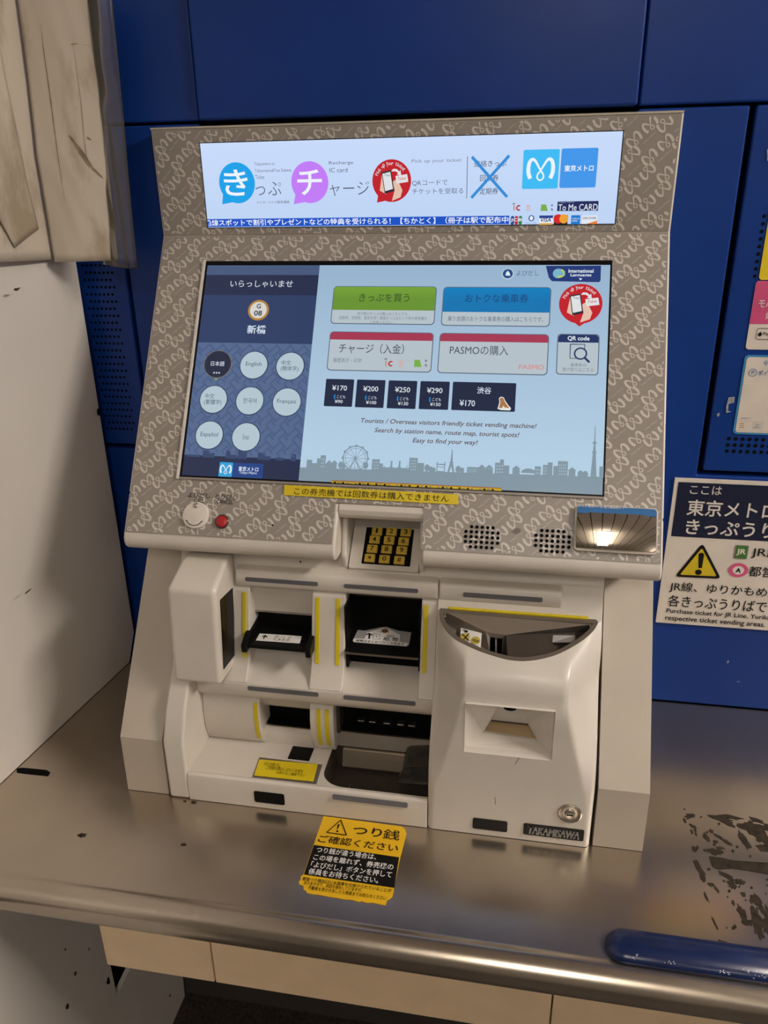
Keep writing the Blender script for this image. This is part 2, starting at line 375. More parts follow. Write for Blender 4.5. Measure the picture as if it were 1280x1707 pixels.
PF = Fr((bx(.281) + .0165, .281, 0), (0, 0, 1), (.0315, .2993, 0))
for (x, y, rx, rz, sd) in ((160, 687, .0045, .0075, 1), (21, 482, .006, .002, 2), (40, 985, .008, .001, 5)):
    u, v = PF.uv((x, y)); patch(mb, u, v, rx, rz, .1, sd, MATTBLACK if sd == 1 else GLUE, .0045 if sd == 1 else .006, 12, PF)
tag(mb.build('partition_panel'), 'off-white flat partition rising from the steel counter left of the machine', 'partition')
LP = Fr((-.44, 0, 0), (0, 0, 1), (0, 1, 0))
mb = MB(); outl = [LP.uv(p) for p in [(170, 1545), (195, 1660), (218, 1612), (240, 1560), (305, 1630), (308, 1660), (287, 1707)]]
outl[3] = (.115, -.43); outl = [(-.9, -.047), (.0455, -.047)] + outl[1:3] + [(.11, -.40), (.17, -.40)] + outl[4:6] + [(.18, -.7492), (-.9, -.7492)]
mb.slab(LP, outl, -.008, 0, PART)
struct(MB().box(-.56, -.54, -.3, .25, FLOOR, -.05, MATTBLACK), 'notch_shade_board')  # added black board behind the notch, standing in for the shade there
for (x, y, r) in ((180, 1636, .006), (112, 1678, .004), (283, 1659, .003), (125, 1623, .003), (108, 1583, .002), (148, 1582, .002)):
    u, v = LP.uv((x, y)); patch(mb, u, v, r, r * 1.6, .2, int(x), GLUE if r < .005 else MATTBLACK, .0005, 10, LP)
tag(mb.build('leg_panel'), 'off-white leg panel with a notch under the left end of the steel counter', 'panel')

def paper_mat(name, base, dirt, seed, k=.55):
    m = bpy.data.materials.new(name); m.use_nodes = True; nt = m.node_tree; b = nt.nodes['Principled BSDF']; N = nt.nodes.new; L = nt.links.new
    tc = N('ShaderNodeTexCoord'); mp = N('ShaderNodeMapping'); mp.inputs['Location'].default_value = (seed, seed * 2, 0); mp.inputs['Scale'].default_value = (9, 9, 3.2); L(tc.outputs['Object'], mp.inputs[0])
    n1 = N('ShaderNodeTexNoise'); n1.inputs['Scale'].default_value = 1.6; n1.inputs['Detail'].default_value = 7; n1.inputs['Roughness'].default_value = .62; L(mp.outputs[0], n1.inputs['Vector'])
    r = N('ShaderNodeValToRGB'); e = r.color_ramp.elements
    e[0].position = .36; e[0].color = tuple(dirt) + (1,); e[1].position = k; e[1].color = tuple(base) + (1,); L(n1.outputs['Fac'], r.inputs[0]); L(r.outputs[0], b.inputs['Base Color'])
    b.inputs['Roughness'].default_value = .42
    return m
PAP1 = paper_mat('stained_paper', (.52, .45, .36), (.30, .235, .16), 3)
PAP2 = paper_mat('laminated_paper', (.56, .49, .40), (.36, .29, .21), 9, .5)
def sheet(name, left, right, m, label, cat, nu=14, nv=22, amp=.0015, seed=0, th=.0006, yoff=None):
    """left / right: edge polylines of (x, y, z) from top to bottom, sheet of paper slung between with folds"""
    def at(pl, t):
        f = t * (len(pl) - 1); i = min(int(f), len(pl) - 2); return Vector(pl[i]).lerp(Vector(pl[i + 1]), f - i)
    vs = []
    for j in range(nv + 1):
        t = j / nv; a = at(left, t); b_ = at(right, t)
        for i in range(nu + 1):
            p = a.lerp(b_, i / nu); d = noise.noise(Vector((p.x * 16 + seed, seed, p.z * 7))) + .5 * noise.noise(Vector((p.x * 60 + p.z * 20 + seed, 3 + seed, p.z * 18)))
            p.y -= amp * (1 + d) * (.3 + .7 * math.sin(math.pi * min(1, max(0, i / nu)))); vs.append(p)
    W_ = nu + 1; fs = [(j * W_ + i, j * W_ + i + 1, (j + 1) * W_ + i + 1, (j + 1) * W_ + i) for j in range(nv) for i in range(nu)]
    o = MB().add(vs, fs, m).build(name, angle=80)
    md = o.modifiers.new('thickness', 'SOLIDIFY'); md.thickness = th; md.offset = 0
    if label: tag(o, label, cat)
    return o
def at_y(px, py, y): return tuple(yf(y).hit(px, py))
def at_p(px, py, off): return tuple(PF.hit(px, py, off))
sheet('backing_paper', [at_p(-60, -60, .003), at_p(-60, 440, .003)], [at_p(66, -60, .003), at_p(72, 150, .003), at_p(76, 300, .003), at_p(100, 432, .003)], paper_mat('brown_stained_paper', (.50, .43, .345), (.24, .175, .11), 5, .52),
      'crumpled brown-stained backing paper at the top left, beside the laminated strip', 'paper', amp=.002, seed=4)
sheet('loose_paper', [at_p(-60, -40, .0065), at_p(-40, 200, .0065), at_p(-20, 330, .0065), at_p(26, 413, .0065)], [at_p(-20, -40, .0065), at_p(10, 130, .0065), at_p(45, 300, .0065), at_p(65, 382, .0065)], PAP1,
      'loose torn paper flap with a pointed lower corner at the far left', 'paper', amp=.0015, seed=11)
lam = sheet('laminated_poster', [at_p(24, -60, .008), at_p(30, 0, .008), at_p(48, 130, .008), at_p(62, 260, .008), at_p(92, 437, .008)], [at_y(146, -30, .243), at_y(149, 0, .243), at_y(167, 150, .243), at_y(183, 300, .243), at_y(197, 434, .243)], PAP2,
      'wrinkled dirty laminated white strip hanging top left with a clear plastic margin', 'poster', nu=26, nv=44, amp=.0022, seed=2)
f = sheet('plastic_margin', [at_y(140, -30, .2445), at_y(143, 0, .2445), at_y(160, 150, .2445), at_y(168, 300, .2445), at_y(173, 441, .2445)], [at_y(185, -30, .239), at_y(188, 0, .239), at_y(205, 180, .239), at_y(218, 330, .239), at_y(230, 449, .239)], FILM, None, None, nu=10, nv=26, amp=.003, seed=8, th=.0003)
f.parent = lam
FOLD = mat('dark_crease_stain', (.22, .165, .105), .6, var=.4, scale=60, linear=True)
bpy.context.view_layer.update()
def on_obj(o, px, py, off=.0007):
    """a point of the mesh under a measured position, lifted a hair off its surface"""
    d = ray(px, py).normalized(); inv = o.matrix_world.inverted()
    ok, loc, nrm, _ = o.evaluated_get(bpy.context.evaluated_depsgraph_get()).ray_cast(inv @ CAM, inv.to_3x3() @ d)
    return (o.matrix_world @ loc - d * off) if ok else None
mb = MB()
for pts, wd in (([(33, 45), (36, 80), (42, 110), (46, 150), (52, 195), (58, 225), (62, 260)], 15), ([(68, 40), (72, 80), (82, 150), (90, 210), (98, 270), (110, 350)], 1.6), ([(118, 74), (128, 72), (140, 74), (154, 78)], 8), ([(120, 60), (135, 170), (140, 230), (150, 300)], 1.0),
        ([(115, 225), (130, 245), (150, 275), (175, 300)], 9), ([(146, 228), (152, 235)], 8)):
    fine = []
    for a, b_ in zip(pts, pts[1:]): fine += [(a[0] + (b_[0] - a[0]) * t / 6, a[1] + (b_[1] - a[1]) * t / 6) for t in range(6)]
    vs = []
    for i, (x, y) in enumerate(fine):
        h = wd * (.2 + .8 * math.sin(math.pi * (i + .5) / len(fine))) * random.uniform(.6, 1.2) / 2
        a = on_obj(lam, x - h, y); b_ = on_obj(lam, x + h, y + h * .3)
        if a and b_: vs += [a, b_]
    if len(vs) > 3: mb.add(vs, [(2 * i, 2 * i + 1, 2 * i + 3, 2 * i + 2) for i in range(len(vs) // 2 - 1)], FOLD)
o = mb.build('crease', lam, recalc=False); o['label'] = 'dark brown creases'

# ================================================================ the ticket machine
TM = thing('ticket_machine', (0, .15, 0), 'grey-patterned railway ticket vending machine with a touch screen on the steel counter', 'ticket machine')
yfa = lambda z: .0774 + (z - .3368) * .2067 / .3363      # y of the fascia at height z
# housing: one shell above, two lobes either side of the keypad recess
mb = MB()
ZC = .3785
mb.prism([(.2828, .7996), (.2841, .6731), (yfa(ZC), ZC), (.317, ZC), (.317, .7996)], -.32, .32, CREAM)
hs = mb.build('display_housing', TM, bevel=.0022)
lobe = [(yfa(ZC), ZC), (.0774, .3368), (.0742, .3305), (.0735, .3245), (.0755, .3185), (.080, .3145), (.088, .3125), (.14, .3125), (.306, .3125), (.306, ZC)]
MB().prism(lobe, -.32, -.0505, CREAM).build('display_housing', TM, bevel=.003)
MB().prism(lobe, .0525, .32, CREAM).build('display_housing', TM, bevel=.003)
# ribbon-printed sheet on the fascia and on the header
a1 = Vector(FA.uv((280.5, 664.1))) - Vector(FA.uv((260, 640))); e1 = Vector(FA.uv((326.1, 584.5))) - Vector(FA.uv((260, 640)))
A0 = Vector(FA.uv((200 + 590 / 10.667, 560 + 290 / 10.667)))
def logo_path():
    P = [(-.84, -.62), (-1.0, -.25), (-1.03, .2), (-.93, .6), (-.70, .77), (-.46, .62), (-.22, .28), (.03, -.08), (.25, -.36), (.24, -.60), (0, -.76), (-.24, -.60), (-.25, -.36), (-.03, -.08), (.22, .28), (.46, .62), (.70, .77), (.93, .6), (1.03, .2), (1.0, -.25), (.84, -.62)]
    Wd = [.34, .34, .33, .30, .25, .20, .16, .14, .13, .13, .13, .13, .13, .14, .16, .20, .25, .30, .33, .34, .34]
    out = []; ww = []
    for i in range(len(P) - 1):
        p0, p1, p2, p3 = [Vector(P[max(0, min(len(P) - 1, i + k))]) for k in (-1, 0, 1, 2)]
        for t in range(4):
            t /= 4; out.append(.5 * ((2 * p1) + (p2 - p0) * t + (2 * p0 - 5 * p1 + 4 * p2 - p3) * t * t + (3 * p1 - p0 - 3 * p2 + p3) * t ** 3)); ww.append(Wd[i] + (Wd[i + 1] - Wd[i]) * t)
    out.append(Vector(P[-1])); ww.append(Wd[-1])
    return out, ww
LPATH, LW = logo_path()
def logo(mb, fr, u, v, s, ang, m, off, keep=None, wk=1.0, sx=1.0):
    c, sn = math.cos(ang), math.sin(ang)
    pts = [(u + s * (p.x * sx * c - p.y * sn), v + s * (p.x * sx * sn + p.y * c)) for p in LPATH]
    mb.line(fr, pts, 0, m, off, widths=[x * s * wk for x in LW], keep=keep)
def ribbons(mb, fr, keep, u0, u1, v0, v1, off):
    A, B = (A0, 0)
    th = math.radians(math.degrees(math.atan2(e1.y, e1.x)))
    for i in range(-30, 31):
        for j in range(-16, 17):
            for kind, ci, cj in (('A', 0, 0), ('B', .36, -.167), ('A', 0, .333), ('B', .37, .505), ('T', .38, .19), ('T', -.06, -.333)):
                p = A0 + a1 * (i + ci) + e1 * (j + cj)
                if not (u0 - .02 < p.x < u1 + .02 and v0 - .02 < p.y < v1 + .02): continue
                if kind == 'A': logo(mb, fr, p.x, p.y, .0075, math.radians(45), RIBBON, off, keep, 1.2)
                elif kind == 'B': logo(mb, fr, p.x, p.y, .0075, math.radians(225), RIBBON, off, keep, 1.2)
                else:
                    L_ = .0088; d = Vector((math.cos(th), math.sin(th)))
                    f2 = Fr(fr.pt(p.x, p.y), fr.u * -d.y + fr.v * d.x, fr.u * d.x + fr.v * d.y)
                    k2 = lambda a, b_: keep(p.x + a * d.x - b_ * d.y, p.y + a * d.y + b_ * d.x)
                    mb.text(f2, 'Tokyo Metro', -L_, -.0011, L_, .0011, RIBBON, off, keep=k2)
notch = lambda u, v: -.0545 < u < .0515 and v < .0500
mb = MB(); outl = [(-.3175, .0), (-.0545, .0), (-.0545, .0500), (.0515, .0500), (.0515, 0.0), (.3175, 0.0), (.3175, FAL - .0012), (-.3175, FAL - .0012)]
mb.slab(FA, outl, -.001, .0012, TAUPE)
ribbons(mb, FA, lambda u, v: -.3165 < u < .3165 and .0008 < v < FAL - .002 and not notch(u, v), -.3175, .3175, 0, FAL, .0014)
mb.build('fascia_sheet', TM, recalc=False)
mb = MB(); mb.slab(HE, [(-.3175, .0008), (.3175, .0008), (.3175, HEL - .002), (-.3175, HEL - .002)], -.001, .0012, TAUPE)
keepB = lambda u, v: -.3165 < u < .3165 and .0015 < v < HEL - .003
A0 = A0 - Vector((0.004, FAL))
ribbons(mb, HE, keepB, -.3175, .3175, 0, HEL, .0014)
mb.build('header_sheet', TM, recalc=False)
MB().box(-.3195, .3195, .2815, .29, .7990, .8012, WINGM).build('top_trim', TM)

# side covers
wp = [(0, .0006), (0, .001), (.0025, .0836), (.138, .2833), (.155, .312), (.306, .312), (.306, .0006)]
for x0, x1 in ((-.3243, -.2675), (.2675, .3243)):
    MB().prism(wp, x0, x1, WINGM).build('side_cover', TM, bevel=.0022)

# ---- lower body
Ep = [(-.004, .0006), (-.003, .0875), (.0146, .1254), (.051, .1735), (.0843, .2414), (.105, .286), (.1095, .296), (.114, .3122)]
core = MB(); core.box(-.262, .262, .1235, .30, .002, .288, MATTBLACK); core.build('light_block_core', TM)  # added black box behind the bays, blocks light through the openings
mb = MB(); mb.prism(Ep + [(.1235, .3122), (.1235, .0006)], -.264, -.2365, CREAM)
mb.build('side_frame', TM, bevel=.004)
MB().prism([(.099, .262), (.105, .286), (.1065, .2905), (.124, .2905), (.124, .262)], -.2365, .264, CREAM).build('upper_rail', TM, bevel=.0006)
for x0, x1 in ((-.2365, -.0440), (.0460, .264)): MB().prism([(.1065, .2903), (.1095, .296), (.114, .3122), (.124, .3122), (.124, .2903)], x0, x1, CREAM).build('upper_rail', TM, bevel=.0006)
b1 = [(.1, .2605), (.0945, .263), (.0925, .268), (.0925, .2795), (.0955, .285), (.106, .2885), (.11, .2885), (.11, .2605)]
MB().prism(b1, -.186, .0705, CREAM).build('upper_band', TM, bevel=.0025)
MB().prism([(.096, .258)] + b1[1:-1] + [(.11, .258)], .0715, .2165, CREAM).build('upper_band', TM, bevel=.0025)
MB().prism([(.085, .245), (.1, .276), (.1095, .296), (.124, .296), (.124, .245)], .0705, .2635, CREAM).build('upper_plate', TM, bevel=.001)
rib = [(.0985, .2625), (.094, .258), (.0895, .240), (.0815, .205), (.0745, .173), (.067, .160), (.0585, .150), (.0545, .1445), (.1235, .1445), (.1235, .2625)]
for x0, x1 in ((-.2365, -.169), (-.0875, -.0445), (.0505, .0705)):
    MB().prism(rib, x0, x1, CREAM).build('rib', TM, bevel=.0018, angle=50)
# card bay
ledge = [(.108, .192), (.105, .180), (.097, .168), (.082, .1585), (.066, .151), (.0545, .1445), (.1235, .1445), (.1235, .192)]
mb = MB(); mb.prism([(.0985, .2625), (.1005, .258), (.105, .245), (.1085, .222), (.1235, .222), (.1235, .2625)], -.169, -.0875, CREAM)
mb.prism(ledge, -.169, -.0875, CREAM)
mb.build('card_bay', TM, angle=60)
cs = MB(); cs.box(-.1685, -.088, .116, .124, .190, .222, BLACK)
cs.prism([(.0665, .190), (.066, .196), (.118, .1985), (.118, .190)], -.1685, -.088, BLACK)
for x0, x1 in ((-.1735, -.1665), (-.0905, -.0835)):
    cs.prism([(.060, .187), (.059, .198), (.075, .206), (.118, .2085), (.118, .187)], x0, x1, BLACK)
cs = cs.build('card_slot', TM, bevel=.0012); 
CF = Fr((0, .0665, .1968), (0, .052, .0025))
z4 = zm(390, 960, 7.529)
mb = MB(); q = [CF.uv(z4(*p)) for p in [(275, 812), (825, 850), (850, 760), (322, 727)]]
mb.slab(CF, q, 0, .0006, WHITE)
mb.ppoly(CF, [z4(*p) for p in [(362, 797), (378, 800), (390, 772), (415, 780), (425, 772), (395, 748), (350, 765), (355, 773), (375, 770)]], INK, .0009)
mb.ptext(CF, 'カ ー ド', z4(502, 785), z4(735, 766), INK, .0009); mb.ptext(CF, 'C A R D', z4(490, 812), z4(705, 800), INK, .0009)
o = mb.build('card_label', cs, recalc=False); o['label'] = 'white label with an arrow'
MB().box(-.169, -.0875, .1065, .109, .2205, .2225, STEEL).build('slot_edge', cs)
# banknote bay
mb = MB(); mb.prism([(.0985, .2625), (.104, .262), (.112, .255), (.1235, .254), (.1235, .2625)], -.0445, .0505, DKSTEEL)
mb.build('banknote_lip', TM, angle=60); mb = MB()
mb.prism([(.102, .1615), (.088, .1595), (.074, .156), (.063, .1505), (.0545, .1445), (.1235, .1445), (.1235, .1615)], -.0445, .0505, CREAM)
mb.build('banknote_bay', TM, angle=60)
bs = MB(); bs.box(-.0444, .0504, .1005, .124, .1595, .1885, MATTBLACK); bs.box(-.0444, .0504, .1205, .124, .174, .256, MATTBLACK); bs.prism([(.0755, .1885), (.0755, .1915), (.119, .204), (.119, .194)], -.0435, .0495, BLACK)
bs.box(-.0444, -.0415, .084, .121, .163, .250, BLACK); bs.box(.0475, .0504, .088, .121, .163, .25, BLACK)
bs = bs.build('banknote_slot', TM)
MB().box(-.043, .049, .0742, .0757, .1885, .1912, STEEL).build('slot_edge', bs)
MB().box(-.036, .049, .1105, .1120, .2525, .2545, DKBROWN).build('slot_edge', bs)
BP = Fr((0, .0755, .1915), (0, .0435, .0125)); z5 = zm(550, 960, 7.529)
mb = MB(); q = lambda L_: [BP.uv(z5(*p)) for p in L_]
mb.slab(BP, q([(285, 815), (300, 835), (960, 888), (990, 870), (1020, 712), (860, 690), (700, 640), (620, 650), (440, 690), (350, 680)]), 0, .0004, GREYP)
mb.poly(BP, q([(286, 815), (300, 833), (955, 886), (985, 850), (870, 830), (880, 745), (730, 665), (660, 655), (460, 720), (435, 795), (300, 790)]), WHITE, .0007)
mb.poly(BP, q([(480, 795), (500, 797), (510, 745), (528, 757), (538, 745), (492, 722), (450, 740), (455, 750), (485, 742)]), INK, .001)
mb.line(BP, q([(548, 732), (628, 740), (622, 803), (540, 797), (548, 732)]), .0006, INK, .001)
mb.ptext(BP, '¥', z5(570, 775), z5(600, 755), INK, .001)
mb.ptext(BP, '紙 幣', z5(665, 818), z5(865, 785), INK, .001, .01); mb.ptext(BP, 'BILL', z5(715, 772), z5(815, 755), INK, .001)
mb.ptext(BP, '紙幣はまとめて挿入できます', z5(325, 830), z5(935, 850), INK, .001, .01)
mb.line(BP, q([(640, 680), (740, 715)]), .0009, INK, .001); mb.line(BP, q([(625, 715), (740, 685)]), .0009, INK, .001)
u, v = BP.uv(z5(690, 695)); mb.disc(BP, u, v, .004, .004, mat('brown_print', (.30, .14, .04), linear=True), .0008)
o = mb.build('banknote_label', bs, recalc=False); o['label'] = 'grey and white label with an arrow'
# middle band
b2 = [(.0545, .1445), (.0535, .138), (.0545, .128), (.059, .1205), (.066, .1165), (.1235, .1165), (.1235, .1445)]
MB().prism(b2, -.2365, .0705, CREAM).build('middle_band', TM, bevel=.001, angle=60)
# lower ribs, ticket bay and coin bay
lr = [(.069, .1165), (.0645, .107), (.062, .090), (.063, .066), (.068, .048), (.073, .0395), (.1235, .0395), (.1235, .1165)]
MB().prism(lr, -.2365, -.158, CREAM).build('rib', TM, bevel=.0015, angle=60)
MB().prism(lr, -.0905, -.0595, CREAM).build('rib', TM, bevel=.0015, angle=60)
mb = MB(); mb.prism([(.069, .1165), (.0745, .107), (.080, .097), (.0825, .0935), (.1235, .0935), (.1235, .1165)], -.158, -.0905, CREAM)
mb.prism([(.0835, .0625), (.0775, .0600), (.073, .052), (.073, .0395), (.1235, .0395), (.1235, .0625)], -.158, -.0905, CREAM)
mb.build('ticket_bay', TM, angle=60)
ts = MB().box(-.1578, -.0907, .1, .124, .0605, .095, MATTBLACK).box(-.1578, -.0907, .083, .124, .0600, .0630, MATTBLACK).build('ticket_slot', TM)
MB().box(-.1578, -.0907, .0805, .0835, .0615, .0632, STEEL).build('slot_edge', ts)
mb = MB(); mb.prism([(.069, .1165), (.078, .110), (.0835, .1065), (.1235, .1065), (.1235, .1165)], -.0595, .0705, CREAM)
mb.box(-.0595, .0705, .083, .124, .0395, .0645, mat('dull_grey_beige', (.30, .265, .22), .4, linear=True))
mb.build('coin_bay', TM, angle=60)
co = MB().box(-.0593, .0703, .1, .124, .062, .108, MATTBLACK).box(-.0593, .0703, .0832, .124, .060, .0648, MATTBLACK); co.box(-.0593, -.055, .08, .11, .062, .1065, DKSTEEL); co = co.build('coin_outlet', TM)
MB().box(-.0595, .0705, .0815, .0835, .0635, .0652, STEEL).build('slot_edge', co); MB().box(-.0595, .0705, .0815, .0835, .1055, .1068, STEEL).build('slot_edge', co)
for x in (-.029, -.0135, .0055, .024, .0385):
    MB().box(x - .0045, x + .0045, .088, .098, .0765, .079, STEEL).build('coin_roller', co, bevel=.001)
# sill and tray with the coin cup
sill = [(-.004, .0006), (-.004, .034), (-.0025, .0395), (.0008, .0415), (.004, .0405), (.004, .0006)]
MB().prism(sill, -.2365, .0705, CREAM).build('front_sill', TM, bevel=.0008, angle=50)
cl, cf, cb = -.0655, .0065, .083
corner = [(cl + .03 - .03 * math.cos(math.radians(a)), cf + .026 - .026 * math.sin(math.radians(a))) for a in range(0, 91, 10)]
tp = [(-.2365, .0035), (.0705, .0035), (.0705, cf), ] + corner[::-1] + [(cl, .0825), (-.2365, .0825)]
MB().slab(TOP, tp, .03, .0395, CREAM).build('tray', TM, bevel=.0006)
cup = MB(); edge = corner[::-1] + [(cl, cb)]
edge = [(.0705, cf)] + edge
n_ = len(edge); vs = [(x, y, .0392) for x, y in edge] + [(min(x + .005, .0705) if x < .07 else x, y + .004, .010) for x, y in edge]
cup.add(vs, [(i, i + 1, n_ + i + 1, n_ + i) for i in range(n_ - 1)] + [tuple(range(n_, 2 * n_)) + tuple()], DKBROWN)
cup.box(cl, .0705, .004, .09, .004, .0095, DKBROWN); cup.box(cl - .004, .0705, .0826, .0838, .0095, .0395, DKBROWN)
cup = cup.build('coin_cup', TM, recalc=False)
MB().prism([(.0815, .0385), (.0795, .0375), (.0715, .0155), (.0735, .0125), (.0825, .0125), (.0825, .0385)], -.0525, .040, mat('dull_tan_metal', (.36, .30, .225), .35, .6, linear=True)).build('back_plate', cup, bevel=.002)
fl = MB(); U = zm(400, 1130, 4)
prof = [(.031, .034), (.033, .0405), (.0375, .0445), (.046, .047), (.060, .049), (.0700, .049)]
vs = [(x, y, z + dz) for x, z in prof for y, dz in ((.083, .006), (.047, .0))]; vs += [(.0695, .047, .022), (.026, .045, .021)]
fl.add(vs, [(2 * i, 2 * i + 1, 2 * i + 3, 2 * i + 2) for i in range(len(prof) - 1)] + [(1, 13, 12, 11, 9, 7, 5, 3), (0, 1, 13)], CLEARP)
fo = fl.build('clear_scoop', cup, recalc=False); fo.modifiers.new('thickness', 'SOLIDIFY').thickness = .0012
mb = MB(); mb.line(yf(.0448), [(.031, .034), (.026, .021), (.0695, .022)], .0011, STEEL); mb.line(yf(.0465), [(.031, .034), (.033, .0405), (.0375, .0445), (.046, .047), (.060, .049)], .0009, STEEL)
mb.build('scoop_edge', fo, recalc=False)
for x, l in ((-.036, .022), (-.004, .018)): MB().box(x, x + .0012, .02, .02 + l, .0095, .013, BROWNPL).build('cup_ridge', cup)
# small flat inserts
def insert(name, fr, quad, m, r, off0=-.0006, off1=.0007, parent=TM, label=None):
    uv = [fr.uv(p) for p in quad]; u0 = min(a for a, _ in uv); u1 = max(a for a, _ in uv); v0 = min(b_ for _, b_ in uv); v1 = max(b_ for _, b_ in uv)
    o = MB().slab(fr, rr(u0, v0, u1, v1, r), off0, off1, m).build(name, parent)
    if label: o['label'] = label
    return o
B1F = Fr((0, .0925, .268)); B2F = Fr((0, .0537, .128), (0, 0, 1)); SF = Fr((0, -.004, 0)); 
for x0, x1, f, z0, z1 in ((-.1725, -.0785, B1F, .0035, .0092), (-.0455, .0463, B1F, .0035, .0092), (.1005, .194, B1F, .0030, .0092)):
    MB().slab(f, rr(x0, z0, x1, z1, .0022), -.0006, .0006, GREYSLOT).build('grey_slot', TM)
for x0, x1 in ((-.1672, -.0742), (-.0420, .0487)):
    MB().slab(B2F, rr(x0, .0078, x1, .0139, .0022), -.0014, .0007, GREYSLOT).build('grey_slot', TM)
SB = Fr((0, -.0040, .034), (0, .0015, .0055))
MB().slab(SB, rr(-.0465, -.0045, .0472, .0022, .0022), -.002, .0008, GREYSLOT).build('grey_slot', TM)
insert('sensor_window', SF, [(423, 1318), (475, 1342)], BLACK, .0025)
insert('sensor_window', TOP, [(493, 1247.6), (523, 1269)], BLACK, .0005) if False else MB().slab(Fr((0, 0, .0395), (0, 1, 0)), rr(-.1185, .046, -.0895, .0715, .0008), -.0005, .0005, BLACK).build('sensor_window', TM)
RIBF = Fr((0, .0745, .173), (0, .0195, .085))
def strip(x, pts, wd=.0055):
    # a yellow guide strip that follows the rib's curve
    vs = []; 
    for y, z in pts: vs += [(x - wd / 2, y - .0009, z), (x + wd / 2, y - .0009, z)]
    n2 = len(pts); mb = MB().add(vs + [(a, b_ + .002, c) for a, b_, c in vs], [(2 * i, 2 * i + 1, 2 * i + 3, 2 * i + 2) for i in range(n2 - 1)] + [(2 * i, 2 * i + 2, 2 * n2 + 2 * i + 2, 2 * n2 + 2 * i) for i in range(n2 - 1)] + [(2 * i + 1, 2 * n2 + 2 * i + 1, 2 * n2 + 2 * i + 3, 2 * i + 3) for i in range(n2 - 1)] + [(0, 2 * n2, 2 * n2 + 1, 1), (2 * n2 - 2, 2 * n2 - 1, 4 * n2 - 1, 4 * n2 - 2)], YELLOW)
    return mb.build('guide_strip', TM, bevel=.0006)
up_ = [(.0933, .2555), (.0895, .240), (.0815, .205), (.0745, .173), (.0735, .1712)]
for x in (-.1757, -.0798, -.0535, .0563): strip(x, up_)
lo_ = [(.0648, .1085), (.0623, .092), (.0625, .075), (.0631, .066), (.0672, .0505)]
for x in (-.1632, -.0785, -.0675): strip(x, lo_)
# amber note in the tray
TF = Fr((0, 0, .0395), (0, 1, 0)); U6 = zm(400, 1130, 4)
q = [TF.uv(U6(*p)) for p in [(95, 655), (490, 695), (520, 580), (130, 548)]]
q2 = [TF.uv(U6(*p)) for p in [(80, 665), (512, 712), (550, 580), (130, 530)]]
mb = MB(); mb.poly(TF, q2, FILM, .0006); mb.slab(TF, q, .0007, .0011, STICKY)
mb.ptext(TF, 'ボタンを押さずに', U6(155, 590), U6(275, 578), INK, .0014); mb.ptext(TF, 'ご利用の際はしばらくお待ち', U6(170, 615), U6(425, 618), INK, .0014); mb.ptext(TF, 'お釣りをご確認下さい', U6(240, 645), U6(440, 648), INK, .0014)
o = mb.build('tray_note', TM, recalc=False); o['label'] = 'small yellow note under clear film'
# contactless card reader box
xl, xr = -.2535, -.1905
rb = MB(); bp_ = [(.027, .157), (.038, .283), (.079, .3055), (.105, .3055), (.105, .18), (.080, .157)]
bl = [( -.2535, y, z) for y, z in bp_]; 
vs = [(xl - .0 + (.006 if i in (2, 3) else 0), y, z) for i, (y, z) in enumerate(bp_)] + [(xr + (.0 if i in (0, 1) else .001), y, z) for i, (y, z) in enumerate(bp_)]
rb.add(vs, [(0, 1, 2, 3, 4, 5), (11, 10, 9, 8, 7, 6)] + [(i, (i + 1) % 6, 6 + (i + 1) % 6, 6 + i) for i in range(6)], CREAM)
rb = rb.build('card_reader', TM, bevel=.0065, seg=4)
RS = Fr((xr + .0004, 0, 0), (0, 0, 1), (0, 1, 0))
z3c = zm(280, 920, 7.757)
wq = [RS.uv(z3c(*p)) for p in [(672, 640), (678, 615), (832, 458), (845, 700), (868, 1320), (718, 1522)]]
MB().slab(RS, wq, -.003, .0008, KEYHOLE).build('reader_window', rb, bevel=.0006)

# ---- keypad recess
mb = MB(); mb.prism([(yfa(ZC) + .0006, ZC), (.0985, .373), (.0985, .3665), (.1015, .3615), (.108, .3595), (.17, .3595), (.17, ZC)], -.0505, .0525, CREAM)
mb.build('keypad_recess', TM, bevel=.001, angle=50); mb = MB().prism([(.1535, .325), (.165, .325), (.165, .36), (.1565, .36)], -.0505, .0525, CREAM)
mb.build('keypad_recess', TM, bevel=.001, angle=50)
for x0, x1 in ((-.0505, -.0435), (.0455, .0525)):
    MB().prism([(.101, .309), (.106, .293), (.112, .289), (.165, .332), (.165, .362), (.118, .362)], x0, x1, CREAM).build('recess_cheek', TM, bevel=.0028)
KP = Fr((0, .1045, .2925), (0, .0455, .0395)); KL = math.hypot(.0455, .0395)
kp = MB().slab(KP, rr(-.0425, .0005, .0447, KL - .001, .003), -.012, .0015, CREAM).build('keypad', TM, bevel=.001)
zk = zm(560, 830, 8)
q = [KP.uv(zk(*p)) for p in [(340, 882), (935, 920), (1045, 432), (465, 405)]]
u0 = min(a for a, _ in q); u1 = max(a for a, _ in q); v0 = min(b_ for _, b_ in q); v1 = max(b_ for _, b_ in q)
MB().slab(KP, rr(u0, v0, u1, v1, .001), .0012, .0017, MATTBLACK).build('key_well', kp)
keys = [('1', 552, 460), ('2', 745, 465), ('3', 935, 475), ('4', 520, 570), ('5', 712, 580), ('6', 905, 595), ('7', 488, 692), ('8', 680, 702), ('9', 880, 715), ('*', 455, 815), ('0', 650, 830), ('#', 848, 845)]
